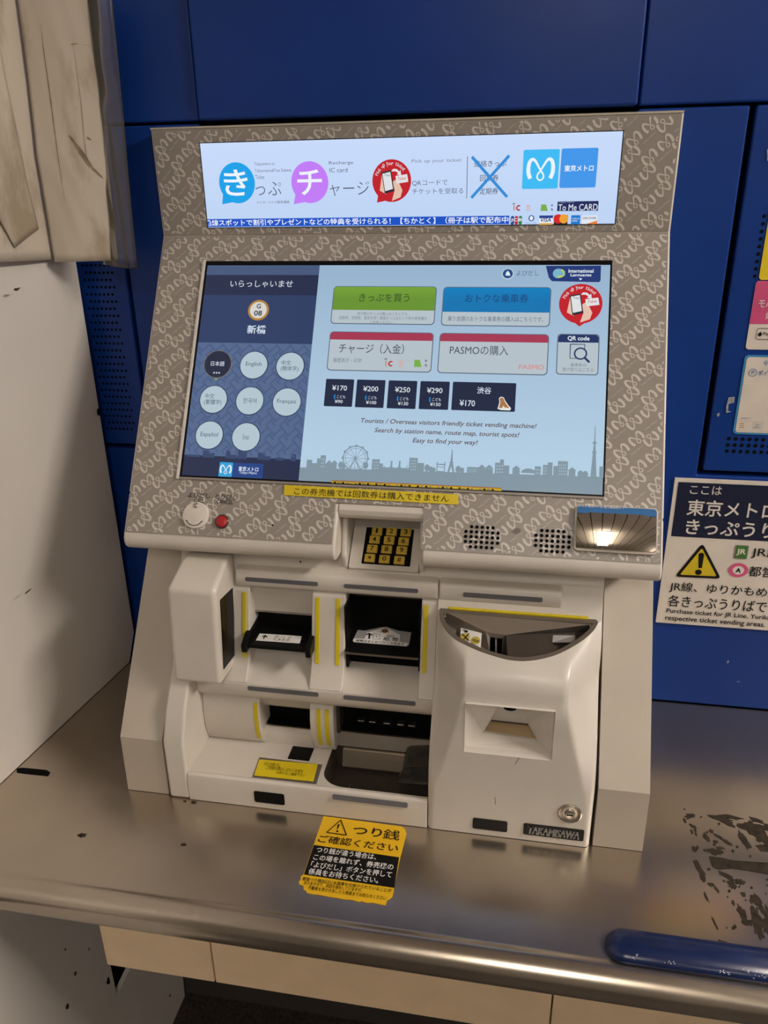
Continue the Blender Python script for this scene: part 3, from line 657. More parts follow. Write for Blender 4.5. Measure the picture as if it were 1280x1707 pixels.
for s_, x, y in keys:
    u, v = KP.uv(zk(x, y)); hu, hv = .0066, .0053
    k_ = MB(); o_ = rr(u - hu, v - hv, u + hu, v + hv, .0008); i_ = rr(u - hu + .0012, v - hv + .0014, u + hu - .0012, v + hv - .0006, .0008); n_ = len(o_)
    vs = [KP.pt(a, b_, .0015) for a, b_ in o_] + [KP.pt(a, b_, .0036) for a, b_ in o_] + [KP.pt(a, b_, .0048) for a, b_ in i_]
    k_.add(vs, [(i, (i + 1) % n_, n_ + (i + 1) % n_, n_ + i) for i in range(n_)] + [(n_ + i, n_ + (i + 1) % n_, 2 * n_ + (i + 1) % n_, 2 * n_ + i) for i in range(n_)] + [tuple(range(2 * n_, 3 * n_))], YELKEY)
    if s_ == '*':
        for a in (0, 60, 120): 
            c, sn = math.cos(math.radians(a)) * .0026, math.sin(math.radians(a)) * .0026; k_.line(KP, [(u - c, v - sn), (u + c, v + sn)], .0008, INK, .0051)
    else:
        w_ = .0013 if s_ == '1' else .0023
        k_.text(KP, s_, u - w_, v - .0032, u + w_, v + .0032, INK, .0051, .012)
    k_.build('key', kp, recalc=False)
MB().disc(yf(.0999), *yf(.0999).uv((501, 936)), .0013, .0013, MATTBLACK, .0008, 14).build('sensor_hole', TM, recalc=False)

# ---- front panel with coin bowl and ticket window
A_ = (.02, .234); B_ = (.09, .254)
RIM = Fr((0, .02, .234), (0, .07, .020))
rimpx = [(735, 1012), (732, 1022), (737, 1040), (752, 1060), (780, 1077), (825, 1094), (870, 1102), (920, 1094), (960, 1075), (985, 1056), (996, 1040), (993, 1033)]
rim = [RIM.uv(p) for p in rimpx]
def rim_at(x):
    pts = rim[2:11]
    if x <= pts[0][0]: return pts[0][1] + (.0745 - pts[0][1]) * (pts[0][0] - x) / (pts[0][0] - .0715)
    for a, b_ in zip(pts, pts[1:]):
        if a[0] <= x <= b_[0]: return a[1] + (b_[1] - a[1]) * (x - a[0]) / (b_[0] - a[0])
    return pts[-1][1] + .008 * (x - pts[-1][0]) / .0052
def sm(t): t = max(0, min(1, t)); return t * t * (3 - 2 * t)
def interp(pl, z):
    if z <= pl[0][1]: return pl[0][0]
    for a, b_ in zip(pl, pl[1:]):
        if z <= b_[1]: return a[0] + (b_[0] - a[0]) * (z - a[1]) / (b_[1] - a[1])
    return pl[-1][0]
CP = [(-.004, 0), (-.005, .06), (-.0055, .12), (-.0045, .175), (-.001, .195), (.003, .210)]
EP = [(-.004, 0), (-.0035, .085), (.004, .110), (.020, .137), (.048, .172), (.068, .205), (.082, .235)]
xs = sorted(set([.0715, .0722, .1131, .2122, .2625, .2632] + [round(.0740 + .002 * i, 4) for i in range(19)] + [round(.2245 + .002 * i, 4) for i in range(19)] + [.122, .131, .14, .15, .16, .17, .18, .19, .2, .218]))
zs = sorted(set([.0008, .1223, .1888, .196] + [round(.008 + .009 * i, 4) for i in range(12)] + [.115, .130, .138, .146, .155, .164, .173, .181]))
rows = []
for x in xs:
    e = min(x - .0715, .2632 - x)
    col = []
    rv = rim_at(x); rp = RIM.pt(x, rv)
    for z in zs:
        zz = min(z, z)
        wq_ = max(0, min(1, (e - .004) / (.003 + .032 * max(0, min(1, (z - .062) / .135)))))
        y = interp(EP, z) * (1 - wq_) + interp(CP, z) * wq_
        y += .004 * (1 - sm(e / .004))
        col.append((x, y, z))
    y0, z0 = col[-1][1], col[-1][2]
    for k in range(1, 9):
        t = k / 8; c1 = Vector((y0 - .000, z0 + (rp.z - z0) * .75)); p0 = Vector((y0, z0)); p2 = Vector((rp.y, rp.z))
        q_ = p0 * (1 - t) ** 2 + c1 * 2 * t * (1 - t) + p2 * t * t
        col.append((x, q_.x, q_.y))
    rows.append(col)
fp = MB(); nz = len(rows[0]); vs = [v for c in rows for v in c]
fs = [(i * nz + j, (i + 1) * nz + j, (i + 1) * nz + j + 1, i * nz + j + 1) for i in range(len(xs) - 1) for j in range(nz - 1) if not (.113 < xs[i] < .212 and .122 < zs[min(j, len(zs) - 1)] < .188 and j < len(zs) - 1)]
fp.add(vs, fs, PANELM)
# closing sides
k0 = [(.0715, y, z) for _, y, z in rows[0]]; k1 = [(.2632, y, z) for _, y, z in rows[-1]]
fp.add(k0 + [(.0715, .1235, z) for _, y, z in rows[0]], [(j, j + 1, nz + j + 1, nz + j) for j in range(nz - 1)], PANELM)
fp.add(k1 + [(.2632, .1235, z) for _, y, z in rows[-1]], [(j, j + 1, nz + j + 1, nz + j) for j in range(nz - 1)], PANELM)
fp = fp.build('front_panel', TM, recalc=False, angle=50)
for p in fp.data.polygons: p.use_smooth = True

# coin bowl
bw = MB(); RW = .0052
def inset(pts, d):
    out = []; c = Vector((.167, .062))
    for i in range(len(pts)):
        a = Vector(pts[i - 1]) if i else Vector(pts[0]); b_ = Vector(pts[i + 1]) if i < len(pts) - 1 else Vector(pts[-1]); t = (b_ - a).normalized(); nrm = Vector((-t.y, t.x))
        out.append(tuple(Vector(pts[i]) + nrm * d))
    return out
def cat(pts, k=4):
    out = []
    for i in range(len(pts) - 1):
        p0, p1, p2, p3 = [Vector(pts[max(0, min(len(pts) - 1, i + a))]) for a in (-1, 0, 1, 2)]
        for t in range(k):
            t /= k; out.append(tuple(.5 * ((2 * p1) + (p2 - p0) * t + (2 * p0 - 5 * p1 + 4 * p2 - p3) * t * t + (3 * p1 - p0 - 3 * p2 + p3) * t ** 3)))
    out.append(pts[-1]); return out
orim = cat(rim); irim = cat(inset(rim, RW)); n_ = len(orim)
topy = .074
bw.add([RIM.pt(u, v, .0008) for u, v in orim] + [RIM.pt(u, min(v, .0665), .0004) for u, v in irim], [(i, i + 1, n_ + i + 1, n_ + i) for i in range(n_ - 1)], BROWNPL)
bw.add([RIM.pt(u, v, .0008) for u, v in orim] + [RIM.pt(u, v, -.006) for u, v in orim], [(i, i + 1, n_ + i + 1, n_ + i) for i in range(n_ - 1)], BROWNPL)
il, ir = RIM.pt(irim[0][0], .0665, .0004), RIM.pt(irim[-1][0], .0665, .0004)
ol, orr_ = RIM.pt(orim[0][0], orim[0][1], .0008), RIM.pt(orim[-1][0], orim[-1][1], .0008)
bw.add([ol, orr_, ir, il], [(0, 1, 2, 3)], BROWNPL)
bw = bw.build('coin_bowl', TM, recalc=False)
zb = zm(700, 980, 4.2667)
def P(x, y, Y): return yf(Y).hit(*zb(x, y))
Lc = P(185, 172, .084); Rc = P(1205, 262, .084); Aa = P(468, 312, .066); Ab = P(498, 350, .066); Ac = P(495, 455, .058); Ba = P(612, 335, .068); Bb = P(584, 362, .068); Bc = P(580, 482, .060)
BK = mat('bowl_back_plastic', (.15, .122, .097), .35, linear=True)
mb = MB(); bk = [il, ir, Rc, Ba, Bb, Ab, Aa, Lc]; mb.add(bk, [tuple(range(8))], BK)
o = mb.build('bowl_back', bw, recalc=False)
ip = [RIM.pt(u, min(v, .0665), .0004) for u, v in irim]
sp = [p + Vector((0, .004, -.014)) for p in ip]
mb = MB(); nn = len(ip); mb.add(ip + sp, [(i, i + 1, nn + i + 1, nn + i) for i in range(nn - 1)], BROWNPL)
cutL = [i for i in range(nn) if sp[i].x < .141]; cutR = [i for i in range(nn) if sp[i].x > .147]
Lv = [Lc, Aa, Ab, Ac] + [sp[i] for i in reversed(cutL)]; mb.add(Lv, [tuple(range(len(Lv)))], BK)
Rv = [Rc] + [sp[i] for i in reversed(cutR)] + [Bc, Bb, Ba]; mb.add(Rv, [tuple(range(len(Rv)))], DKBROWN)  # right facet takes a darker brown, painting in the bowl's shading
o = mb.build('bowl_guide', bw, recalc=False)
mb = MB(); dd = Vector((0, .02, -.002)); mb.add([Ab, Bb, Bc, Ac, Ab + dd, Bb + dd, Bc + dd, Ac + dd], [(4, 5, 6, 7), (0, 4, 7, 3), (1, 2, 6, 5), (0, 1, 5, 4), (3, 7, 6, 2)], MATTBLACK)
mb.build('coin_slot', bw, recalc=False)
p0 = P(540, 368, .064); p1 = P(540, 470, .058); MB().add([p0 + Vector((a, b_, 0)) for a in (-.0009, .0009) for b_ in (0, .02)] + [p1 + Vector((a, b_, 0)) for a in (-.0009, .0009) for b_ in (0, .02)], [(0, 1, 3, 2), (4, 6, 7, 5), (0, 4, 5, 1), (2, 3, 7, 6), (0, 2, 6, 4), (1, 5, 7, 3)], STEEL).build('slot_divider', bw)
gf = Fr(il.lerp(ir, .5), (0, .0665, .019))
a = RIM.uv(zb(203, 150)); b_ = RIM.uv(zb(1198, 230)); MB().slab(RIM, rr(a[0], a[1] - .002, b_[0], a[1] + .0018, .0015), .0003, .0030, YELLOW).build('guide_strip', bw, bevel=.0006)
bpy.context.view_layer.update()
gd = bpy.data.objects['bowl_guide']
def lay(mb, o, quad, m, off): 
    v_ = [on_obj(o, *p, off=off) for p in quad]
    if all(v_): mb.add(v_, [tuple(range(len(v_)))], m)
lp = [on_obj(gd, *zb(*p), off=.0006) for p in [(285, 375), (432, 426), (440, 322), (290, 283)]]
LF = Fr(lp[0], lp[3] - lp[0], lp[1] - lp[0])
if LF.n.dot(CAM - lp[0]) < 0: LF.n = -LF.n
mb = MB(); q8 = lambda L_: [LF.hit(*zb(*p), .0012) for p in L_]
mb.add([LF.hit(*zb(*p), .0006) for p in [(285, 375), (432, 426), (440, 322), (290, 283)]], [(0, 1, 2, 3)], WHITE)
YEL2 = mat('yellow_coin_print', (.5, .38, .06), linear=True)
for cx_, cy_ in ((321, 350), (395, 373)): mb.add(q8([(cx_ + 33 * math.cos(i * .3927), cy_ + 28 * math.sin(i * .3927)) for i in range(16)]), [tuple(range(16))], YEL2)
for q in ([(296, 378), (302, 382), (352, 326), (346, 322)], [(296, 328), (302, 324), (352, 374), (346, 378)], [(372, 372), (420, 384), (420, 388), (372, 376)], [(372, 362), (420, 374), (420, 378), (372, 366)], [(300, 300), (315, 292), (317, 295), (302, 303)], [(317, 297), (340, 304), (340, 318), (317, 311)]): mb.add([LF.hit(*zb(*p), .0016) for p in q], [(0, 1, 2, 3)], INK)
o = mb.build('coin_label', bw, recalc=False); o['label'] = 'white label with two yellow coins, one crossed out'
mb = MB(); lay(mb, gd, [zb(*p) for p in [(932, 390), (1110, 388), (1110, 335), (932, 335)]], DKSTEEL, .0005); lay(mb, gd, [zb(*p) for p in [(942, 390), (1104, 387), (1104, 338), (946, 336)]], mat('silver_label', (.33, .31, .30), .35, linear=True), .0011)
o = mb.build('silver_plate', bw, recalc=False)
# ticket window pocket
tw = MB(); yv = -.0055; x0, x1, z0, z1 = .1131, .2122, .1223, .1888
zt = zm(760, 1160, 7.1111)
def Q(x, y, Y): return yf(Y).hit(*zt(x, y))
TL, TR, T1, T2, B1, B2 = Q(500, 128, .022), Q(782, 150, .022), Q(420, 283, .034), Q(850, 328, .034), Q(322, 432, .020), Q(965, 530, .020)
o0, o1, o2, o3 = Vector((x0, yv, z0)), Vector((x1, yv, z0)), Vector((x1, yv, z1)), Vector((x0, yv, z1))
back = Vector((0, .016, 0)); i0, i1, i2, i3 = o0 + Vector((.001, .006, .004)), o1 + Vector((-.001, .006, .004)), o2 + Vector((-.001, .008, 0)), o3 + Vector((.001, .008, 0))
TL0, TR0 = TL.copy(), TR.copy(); TL = TL + (TL - T1) * .6; TR = TR + (TR - T2) * .6
tw.add([o0, o1, o2, o3, i0, i1, i2, i3], [(0, 1, 5, 4), (1, 2, 6, 5), (2, 3, 7, 6), (3, 0, 4, 7)], PANELM)
tw.add([i0, i1, i2, i3, TL, TR, T1, T2, B1, B2], [(0, 8, 6, 4, 3), (1, 2, 5, 7, 9), (0, 1, 9, 8), (4, 6, 7, 5), (3, 4, 5, 2)], mat('white_ticket_chute', (.66, .61, .54), .35, linear=True))
tw = tw.build('ticket_window', TM, recalc=False)
dz = Vector((0, .012, .0)); mb = MB(); mb.add([T1 + dz, T2 + dz, B2 + dz * .3, B1 + dz * .3], [(0, 1, 2, 3)], mat('tan_slot_lining', (.42, .30, .16), .4, linear=True))
mb.add([T1, T2, T2 + dz, T1 + dz, B1, B2, B1 + dz * .3, B2 + dz * .3], [(0, 1, 2, 3), (0, 3, 6, 4), (1, 5, 7, 2), (4, 5, 7, 6)], PANELM); fw = Vector((0, -.0006, 0)); mb.add([T1 + fw, T2 + fw, T2.lerp(B2, .10) + fw, T1.lerp(B1, .10) + fw], [(0, 1, 2, 3)], DKBROWN)
mb.build('ticket_chute', tw, recalc=False)
mb = MB(); c = Q(640, 138, .0225); rx = (Q(718, 145, .0225) - Q(566, 130, .0225)).x / 2
cm = TL0.lerp(TR0, .5); dn = (T1.lerp(T2, .5) - cm).normalized(); pc = [cm + Vector((rx * math.cos(math.radians(a)), -.0012, 0)) + dn * (rx * .8 * math.sin(math.radians(a)) if 0 < a < 180 else -.006) for a in range(0, 181, 12)]
mb.add(pc, [tuple(range(len(pc)))], MATTBLACK); mb.build('ticket_sensor', tw, recalc=False)
PFc = Fr((0, -.0047, 0))
insert('sensor_window', PFc, [(788, 1363), (845, 1387)], BLACK, .0025)
np_ = insert('name_plate', PFc, [(873, 1372), (972, 1402)], BLACK, .002, label='black name plate with grey lettering')
a = PFc.uv((880, 1390)); b_ = PFc.uv((966, 1383))
mb = MB(); [mb.text(PFc, 'TAKAMISAWA', a[0] + d, .0122, b_[0] + d, .0238, GREYP, .001 + abs(d) * .1, 0, .15) for d in (-.0004, 0, .0004)]; mb.build('lettering', np_, recalc=False)
PFl = Fr((0, -.0052, 0)); u, v = PFl.uv((949.5, 1356))
lk = MB().lathe(PFl, u, v, [(.0138, -.001), (.0138, .001), (.0125, .0018), (.0115, .0012), (.0065, .0010), (.0062, .0028), (.0052, .0032)], STEEL).build('lock', TM)
MB().box(u - .0035, u + .0035, -.0052 - .0036, -.0052 - .0030, v - .0008, v + .0008, MATTBLACK).build('keyhole', lk)
mb = MB()
for pts, wd in (([(858, 1274), (866, 1262)], .0006), ([(825, 1328), (825.5, 1341)], .0008)): MB().line(PFl, [PFl.uv(p) for p in pts], wd, BROWNPL, .0006).build('scratch', fp, recalc=False)

# ---- fascia fittings
u, v = FA.uv((327.5, 859.5))
cb_ = MB().lathe(FA, u, v, [(.0168, .0012), (.0168, .0032), (.016, .0044), (.0145, .0049)], mat('white_button', (.66, .60, .53), .35, linear=True)).build('call_button', TM)
mb = MB(); mb.ring(FA, u, v - .0012, .0113, .0122, INK, .0053, math.radians(212), math.radians(328))
for sg in (212, 328):
    a_ = math.radians(sg); x_, y_ = u + .0118 * math.cos(a_), v - .0012 + .0118 * math.sin(a_); mb.line(FA, [(x_ - .0014, y_ + .0004), (x_ + .0014, y_ - .0004)] if sg == 212 else [(x_ - .0014, y_ - .0004), (x_ + .0014, y_ + .0004)], .0008, INK, .0053)
mb.build('smile_mark', cb_, recalc=False)
MB().lathe(FA, u - .0003, v + .0118, [(.0033, .0045), (.0033, .0056), (.0022, .0064), (.0008, .0066)], STEEL).build('button_lamp', cb_)
u, v = FA.uv((371, 870)); rb_ = MB().lathe(FA, u, v, [(.0088, .0012), (.0088, .0026), (.0078, .0034), (.0072, .003)], DKBROWN).build('cancel_button', TM)
MB().lathe(FA, u, v, [(.0071, .002), (.0071, .0042), (.006, .005), (.003, .0054)], RED).build('red_cap', rb_)
z5l = zm(200, 780, 2.56)
for par, set_ in ((cb_, (('よびだし', (292, 127), (388, 109)), ('CALL', (318, 148), (362, 134)))), (rb_, (('とりけし', (408, 134), (505, 116)), ('CANCEL', (414, 153), (485, 139))))):
    mb = MB()
    for s_, p0, p1 in set_: mb.ptext(FA, s_, z5l(*p0), z5l(*p1), INK, .0019, .006)
    mb.build('button_lettering', par, recalc=False)
mb = MB(); mb.disc(FA, *FA.uv((455, 876)), .0012, .0014, MATTBLACK, .0018, 12)
mb.build('pin_hole', TM, recalc=False)
for x0_, y0_, pat in ((803, 896, 0), (920.5, 902.5, 0)):
    u, v = FA.uv((x0_, y0_)); g = MB(); 
    for r_, cnt in ((2, 5), (1, 7), (0, 7), (-1, 7), (-2, 5)):
        for c_ in range(cnt): g.disc(FA, u + (c_ - (cnt - 1) / 2) * .0061, v + r_ * .0058, .0020, .0020, MATTBLACK, .0018, 14)
    g.build('speaker_grille', TM, recalc=False)
mb = MB(); u, v = FA.uv((861, 885)); patch(mb, u, v, .006, .0035, .2, 3, BROWNPL, .0018, 14, FA); mb.build('scuff_mark', TM, recalc=False)
# small convex mirror on the fascia
u0, v0 = FA.uv((954.5, 918)); u1, v1 = FA.uv((1096, 852)); v0 = FA.uv((1095, 928))[1] * .5 + v0 * .5; v1 = v1 * .5 + FA.uv((957, 840))[1] * .5
mf = MB().slab(FA, rr(u0, v0, u1, v1, .005), .0014, .006, WINGM).build('rear_view_mirror', TM, bevel=.0012)
mb = MB(); NX, NY = 16, 10; a0, a1_, c0, c1 = u0 + .0028, u1 - .0022, v0 + .0035, v1 - .0085
vs = []
for i in range(NX + 1):
    for j in range(NY + 1):
        s_, t_ = i / NX * 2 - 1, j / NY * 2 - 1; vs.append(FA.pt(a0 + (a1_ - a0) * i / NX, c0 + (c1 - c0) * j / NY, .0063 + .0042 * (1 - .6 * s_ * s_ - .4 * t_ * t_)))
mb.add(vs, [(i * (NY + 1) + j, (i + 1) * (NY + 1) + j, (i + 1) * (NY + 1) + j + 1, i * (NY + 1) + j + 1) for i in range(NX) for j in range(NY)], mat('mirror_glass', (.80, .78, .74), .02, 1.0, var=0, linear=True))
o = mb.build('mirror_glass', mf, recalc=False)
for p in o.data.polygons: p.use_smooth = True
mb = MB(); mb.poly(FA, [(a0, v1 - .0095), (a1_, v1 - .0095)] + rr(a0, v1 - .009, a1_, v1 - .0012, .0035)[7:21], mat('blue_mirror_strip', (.008, .12, .34), linear=True), .0075)
zmm = zm(880, 830, 5.333); mb.ptext(FA, 'ｔｏｄ 東京メトロ 後方確認用ミラー', zmm(447, 92), zmm(875, 92 - 12), SKYB if False else WHITE, .0079); mb.ptext(FA, 'todotoy', zmm(1066, 114), zmm(1130, 103), WHITE, .0079)
o = mb.build('mirror_lettering', mf, recalc=False); o['label'] = 'blue strip with white lettering'
# yellow notes below the screen
q = [FA.uv(p) for p in [(474, 826), (764, 842), (764, 825), (475, 809)]]
mb = MB(); mb.slab(FA, q, .0006 + .0012, .0028, STICKY); z5b = zm(290, 430, 3.282); z4b = zm(520, 430, 2.5098)
mb.ptext(FA, 'この券売機では回数券は購入できません', (491, 825), (749, 826), INK, .0031)
o = mb.build('yellow_notice', TM, recalc=False); o['label'] = 'yellow strip with black lettering'

# ================================================================ touch screen
bz = MB(); s0 = FA.uv((301, 796)); s1 = FA.uv((1021, 434)); SX = .2548; V0, V1 = (FA.uv((301, 796))[1] + FA.uv((1007, 828))[1]) / 2, (FA.uv((343, 437))[1] + FA.uv((1021, 434))[1]) / 2
bz.slab(FA, [(-SX, V0), (SX, V0), (SX, V1), (-SX, V1)], .0005, .0016, BLACK)
ts_ = bz.build('touch_screen', TM, recalc=False)
CHROME = mat('acrylic_edge', (.62, .58, .53), .2, linear=True)
mb = MB()
mb.slab(FA, [(-SX - .0035, V0 - .003), (-SX, V0 - .003), (-SX, V1 + .001), (-SX - .0035, V1 + .001)], .0005, .0040, CHROME)
mb.slab(FA, [(-SX, V0 - .003), (SX, V0 - .003), (SX, V0), (-SX, V0)], .0005, .0032, TAUPE)
mb.build('screen_edge', ts_, bevel=.0006)
def grad(name, c0, c1, v0, v1, k=1.0):
    """picture on the screen: a top-to-bottom colour blend shown by the display itself"""
    m = em(c0, k, name); nt = m.node_tree; b = nt.nodes['Principled BSDF']
    g = nt.nodes.new('ShaderNodeNewGeometry'); sx = nt.nodes.new('ShaderNodeSeparateXYZ'); mr = nt.nodes.new('ShaderNodeMapRange'); r = nt.nodes.new('ShaderNodeValToRGB')
    nt.links.new(g.outputs['Position'], sx.inputs[0]); nt.links.new(sx.outputs['Z'], mr.inputs[0]); mr.inputs[1].default_value = v0; mr.inputs[2].default_value = v1
    nt.links.new(mr.outputs[0], r.inputs[0]); r.color_ramp.elements[0].color = lin(c1) + (1,); r.color_ramp.elements[1].color = lin(c0) + (1,); nt.links.new(r.outputs[0], b.inputs['Emission Color'])
    return m
UI = MB(); O1 = .0020; O2 = .0023; O3 = .0026; O4 = .0029; O5 = .0032
R3 = lambda *p: FA.uv(z3b(*p)); z3b = zm(290, 430, 3.2821); z4b = zm(520, 430, 2.5098); R4 = lambda *p: FA.uv(z4b(*p))
E_BG = grad('screen_sky', (150, 178, 204), (178, 205, 226), .43, .64)
E_DK = em((38, 46, 74)); E_MID = em((62, 80, 118)); E_PAT = em((84, 104, 141)); E_PAT2 = em((74, 93, 130)); E_TXT = em((205, 215, 228)); E_INK = em((52, 58, 78)); E_LT = em((176, 196, 206)); E_PALE = em((180, 192, 200)); E_NAVY = em((36, 44, 78))
xl_ = -SX + .0030; xr_ = SX - .0022; yb_ = V0 + .0022; yt_ = V1 - .0062
xm = (R3(795, 45)[0] + R3(688, 1225)[0]) / 2
UI.poly(FA, [(xm, yb_), (xr_, yb_), (xr_, yt_), (xm, yt_)], E_BG, O1)
ph = lambda y, x=450: R3(x, y)[1]
bands = [(yt_, ph(97), em((70, 88, 124))), (ph(97), ph(207), E_DK), (ph(207), ph(470), em((46, 62, 100))), (ph(470), ph(1095), E_PAT), (ph(1095), yb_, E_DK)]
for a, b, m in bands: UI.poly(FA, [(xl_, b), (xm, b), (xm, a), (xl_, a)], m, O1)
# woven line ornament behind the language buttons
pv0, pv1 = ph(1090), ph(472)
kp_ = lambda u, v: xl_ < u < xm and pv0 < v < pv1
c45 = math.sqrt(.5)
for i in range(-14, 15):
    for j in range(-14, 15):
        cx_, cy_ = (xl_ + xm) / 2 + (i - j) * .0125 * c45, (pv0 + pv1) / 2 + (i + j) * .0125 * c45
        if abs(cx_ - (xl_ + xm) / 2) > .09 or abs(cy_ - (pv0 + pv1) / 2) > .1: continue
        d = (c45, c45) if (i + j) % 2 else (-c45, c45)
        pts = [(-.0085, 0), (-.0085, .004), (.0085, .004), (.0085, -.004), (-.002, -.004)]
        path = []
        for a, b in zip(pts, pts[1:]): path += [(a[0] + (b[0] - a[0]) * t / 6, a[1] + (b[1] - a[1]) * t / 6) for t in range(6)]
        UI.line(FA, [(cx_ + x * d[0] - y * d[1], cy_ + x * d[1] + y * d[0]) for x, y in path], .0022, E_PAT2, O2, keep=kp_)
UI.ptext(FA, 'いらっしゃいませ', z3b(310, 164), z3b(655, 128), E_TXT, O2, .004)
u, v = R3(465, 290); UI.disc(FA, u, v, .0138, .0138, em((178, 130, 60)), O2); UI.disc(FA, u, v, .0110, .0110, em((214, 212, 205)), O3)
UI.ptext(FA, 'G', z3b(455, 282), z3b(481, 256), E_NAVY, O4, .02); UI.ptext(FA, '08', z3b(440, 321), z3b(487, 293), E_NAVY, O4, .02)
UI.ptext(FA, '新橋', z3b(401, 418), z3b(508, 372), em((210, 222, 236)), O2, .015)
for x, y, s_, p0, p1 in ((243, 585, '日本語', (205, 595), (282, 570)), (440, 590, 'English', (395, 600), (485, 574)), (638, 596, '中文\n(簡体字)', (586, 625), (688, 566)), (220, 777, '中文\n(繁體字)', (168, 808), (270, 748)), (418, 785, '한국어', (381, 798), (457, 772)), (620, 792, 'Français', (566, 803), (672, 778)), (197, 972, 'Español', (148, 985), (246, 958)), (397, 982, 'ไทย', (376, 996), (415, 970))):
    u, v = R3(x, y); sel = s_ == '日本語'
    UI.disc(FA, u, v, .0186, .0186, em((120, 112, 98)) if sel else E_NAVY, O2, 48); UI.disc(FA, u, v, .0175, .0175, em((36, 42, 64)) if sel else E_LT, O3, 48)
    UI.ptext(FA, s_, z3b(*p0), z3b(*p1), E_TXT if sel else em((92, 104, 124)), O4, .006)
    if sel:
        for k in (-1, 0, 1): UI.disc(FA, u + k * .0034, v - .0115, .0011, .0011, E_TXT, O4, 12)
        UI.ppoly(FA, [z3b(225, 663), z3b(243, 665), z3b(233, 676)], em((130, 170, 60)), O3)
# skyline behind the left foot bar
def sky(mb, y0, items, m, off, Rf):
    for x0, x1, h in items:
        a = Rf(x0, y0(x0)); b = Rf(x1, y0(x1)); hh = h
        mb.poly(FA, [(a[0], a[1] - .001), (b[0], b[1] - .001), (b[0], a[1] + hh), (a[0], a[1] + hh)], m, off)
E_SKD = em((54, 70, 106))
sky(UI, lambda x: 1085 + (x - 70) * .044, [(70, 150, .002), (160, 190, .008), (190, 225, .005), (285, 310, .009), (310, 345, .004), (350, 400, .010), (460, 500, .008), (500, 530, .004), (560, 600, .003), (640, 668, .008)], E_SKD, O2, R3)
M_L = em((52, 158, 214)); M_D = em((34, 66, 132)); E_W = em((222, 232, 240))
a, b = R3(246, 1197), R3(328, 1122); UI.rrect(FA, a[0], a[1], b[0], b[1], .001, M_L, O2); b2_ = R3(486, 1207), R3(330, 1126); UI.poly(FA, [(b[0] + .0005, a[1]), (R3(486, 1200)[0], a[1]), (R3(486, 1200)[0], b[1]), (b[0] + .0005, b[1])], M_D, O2)
logo(UI, FA, (a[0] + b[0]) / 2, (a[1] + b[1]) / 2 - .0003, .0070, 0, E_W, O3, sx=.92)
UI.ptext(FA, '東京メトロ', z3b(355, 1168), z3b(466, 1147), E_W, O3, .015); UI.ptext(FA, 'Tokyo Metro', z3b(360, 1187), z3b(457, 1172), E_W, O3)
# right side
u, v = R4(819, 70); UI.disc(FA, u, v, .0072, .0072, em((190, 204, 216)), O2); UI.disc(FA, u, v, .0060, .0060, em((34, 74, 130)), O3); UI.ppoly(FA, [z4b(*p) for p in [(809, 78), (812, 66), (819, 58), (826, 66), (830, 79)]], E_W, O4)
UI.ptext(FA, 'よびだし', z4b(855, 78), z4b(950, 56), em((88, 108, 134)), O2, .004)
UI.ppoly(FA, [z4b(*p) for p in [(978, 37), (990, 86), (1003, 101), (1200, 105), (1206, 98), (1208, 36)]], em((36, 56, 116)), O2)
u, v = R4(1029, 69); UI.disc(FA, u, v, .0062, .0062, em((120, 180, 200)), O3); UI.ring(FA, u + .0025, v, .003, .0055, em((190, 205, 90)), O4, -2.2, 1.4, 16)
for k in (-1, 0, 1): UI.line(FA, [(u + .003, v + k * .0022), (u + .0082, v + k * .0022)], .0012, em((90, 160, 200)), O4)
UI.ptext(FA, 'International', z4b(1072, 66), z4b(1177, 51), E_W, O3, .02); UI.ptext(FA, 'Languages', z4b(1080, 85), z4b(1168, 69), E_W, O3, .02); UI.ppoly(FA, [z4b(1115, 89), z4b(1130, 90), z4b(1122, 98)], E_W, O3)
def button(q, r, edge, face, off=O2):
    a = [R4(*p) for p in q]; u0, v0 = (a[0][0] + a[3][0]) / 2, (a[0][1] + a[1][1]) / 2; u1, v1 = (a[1][0] + a[2][0]) / 2, (a[2][1] + a[3][1]) / 2
    UI.rrect(FA, u0, v0, u1, v1, r, edge, off); UI.rrect(FA, u0 + .0011, v0 + .0011, u1 - .0011, v1 - .0011, r - .0008, face, off + .0003)
    return u0 + .0011, v0 + .0011, u1 - .0011, v1 - .0011
ED = em((92, 104, 122))
def head(bx_, frac, m, r=.004):
    u0, v0, u1, v1 = bx_; vh = v1 - (v1 - v0) * frac; pts = [p for p in rr(u0, v0, u1, v1, r) if p[1] > vh]
    UI.poly(FA, [(u0, vh), (u1, vh)] + sorted([p for p in pts if p[0] > (u0 + u1) / 2], key=lambda p: p[1] - p[0] * .001) + sorted([p for p in pts if p[0] <= (u0 + u1) / 2], key=lambda p: -p[1] - p[0] * .001), m, O4)
b = button([(80, 276), (512, 287), (524, 125), (92, 119)], .005, ED, E_PALE); head(b, .64, grad('screen_green', (122, 168, 58), (104, 146, 52), .60, .62))
UI.ptext(FA, 'きっぷを買う', z4b(198, 188), z4b(410, 155), em((56, 74, 42)), O5, .003)
UI.ptext(FA, '地下鉄のきっぷの購入はこちらです。', z4b(190, 244), z4b(405, 232), em((112, 122, 132)), O5); UI.ptext(FA, '回数券、定期券、都営を除く連絡きっぷはピンク色の券売機を', z4b(116, 261), z4b(482, 250), em((112, 122, 132)), O5); UI.ptext(FA, 'ご利用ください。', z4b(243, 279), z4b(342, 268), em((112, 122, 132)), O5)
b = button([(540, 287), (992, 292), (1003, 128), (550, 122)], .005, ED, E_PALE); head(b, .655, grad('screen_blue', (14, 132, 196), (20, 116, 176), .60, .62))
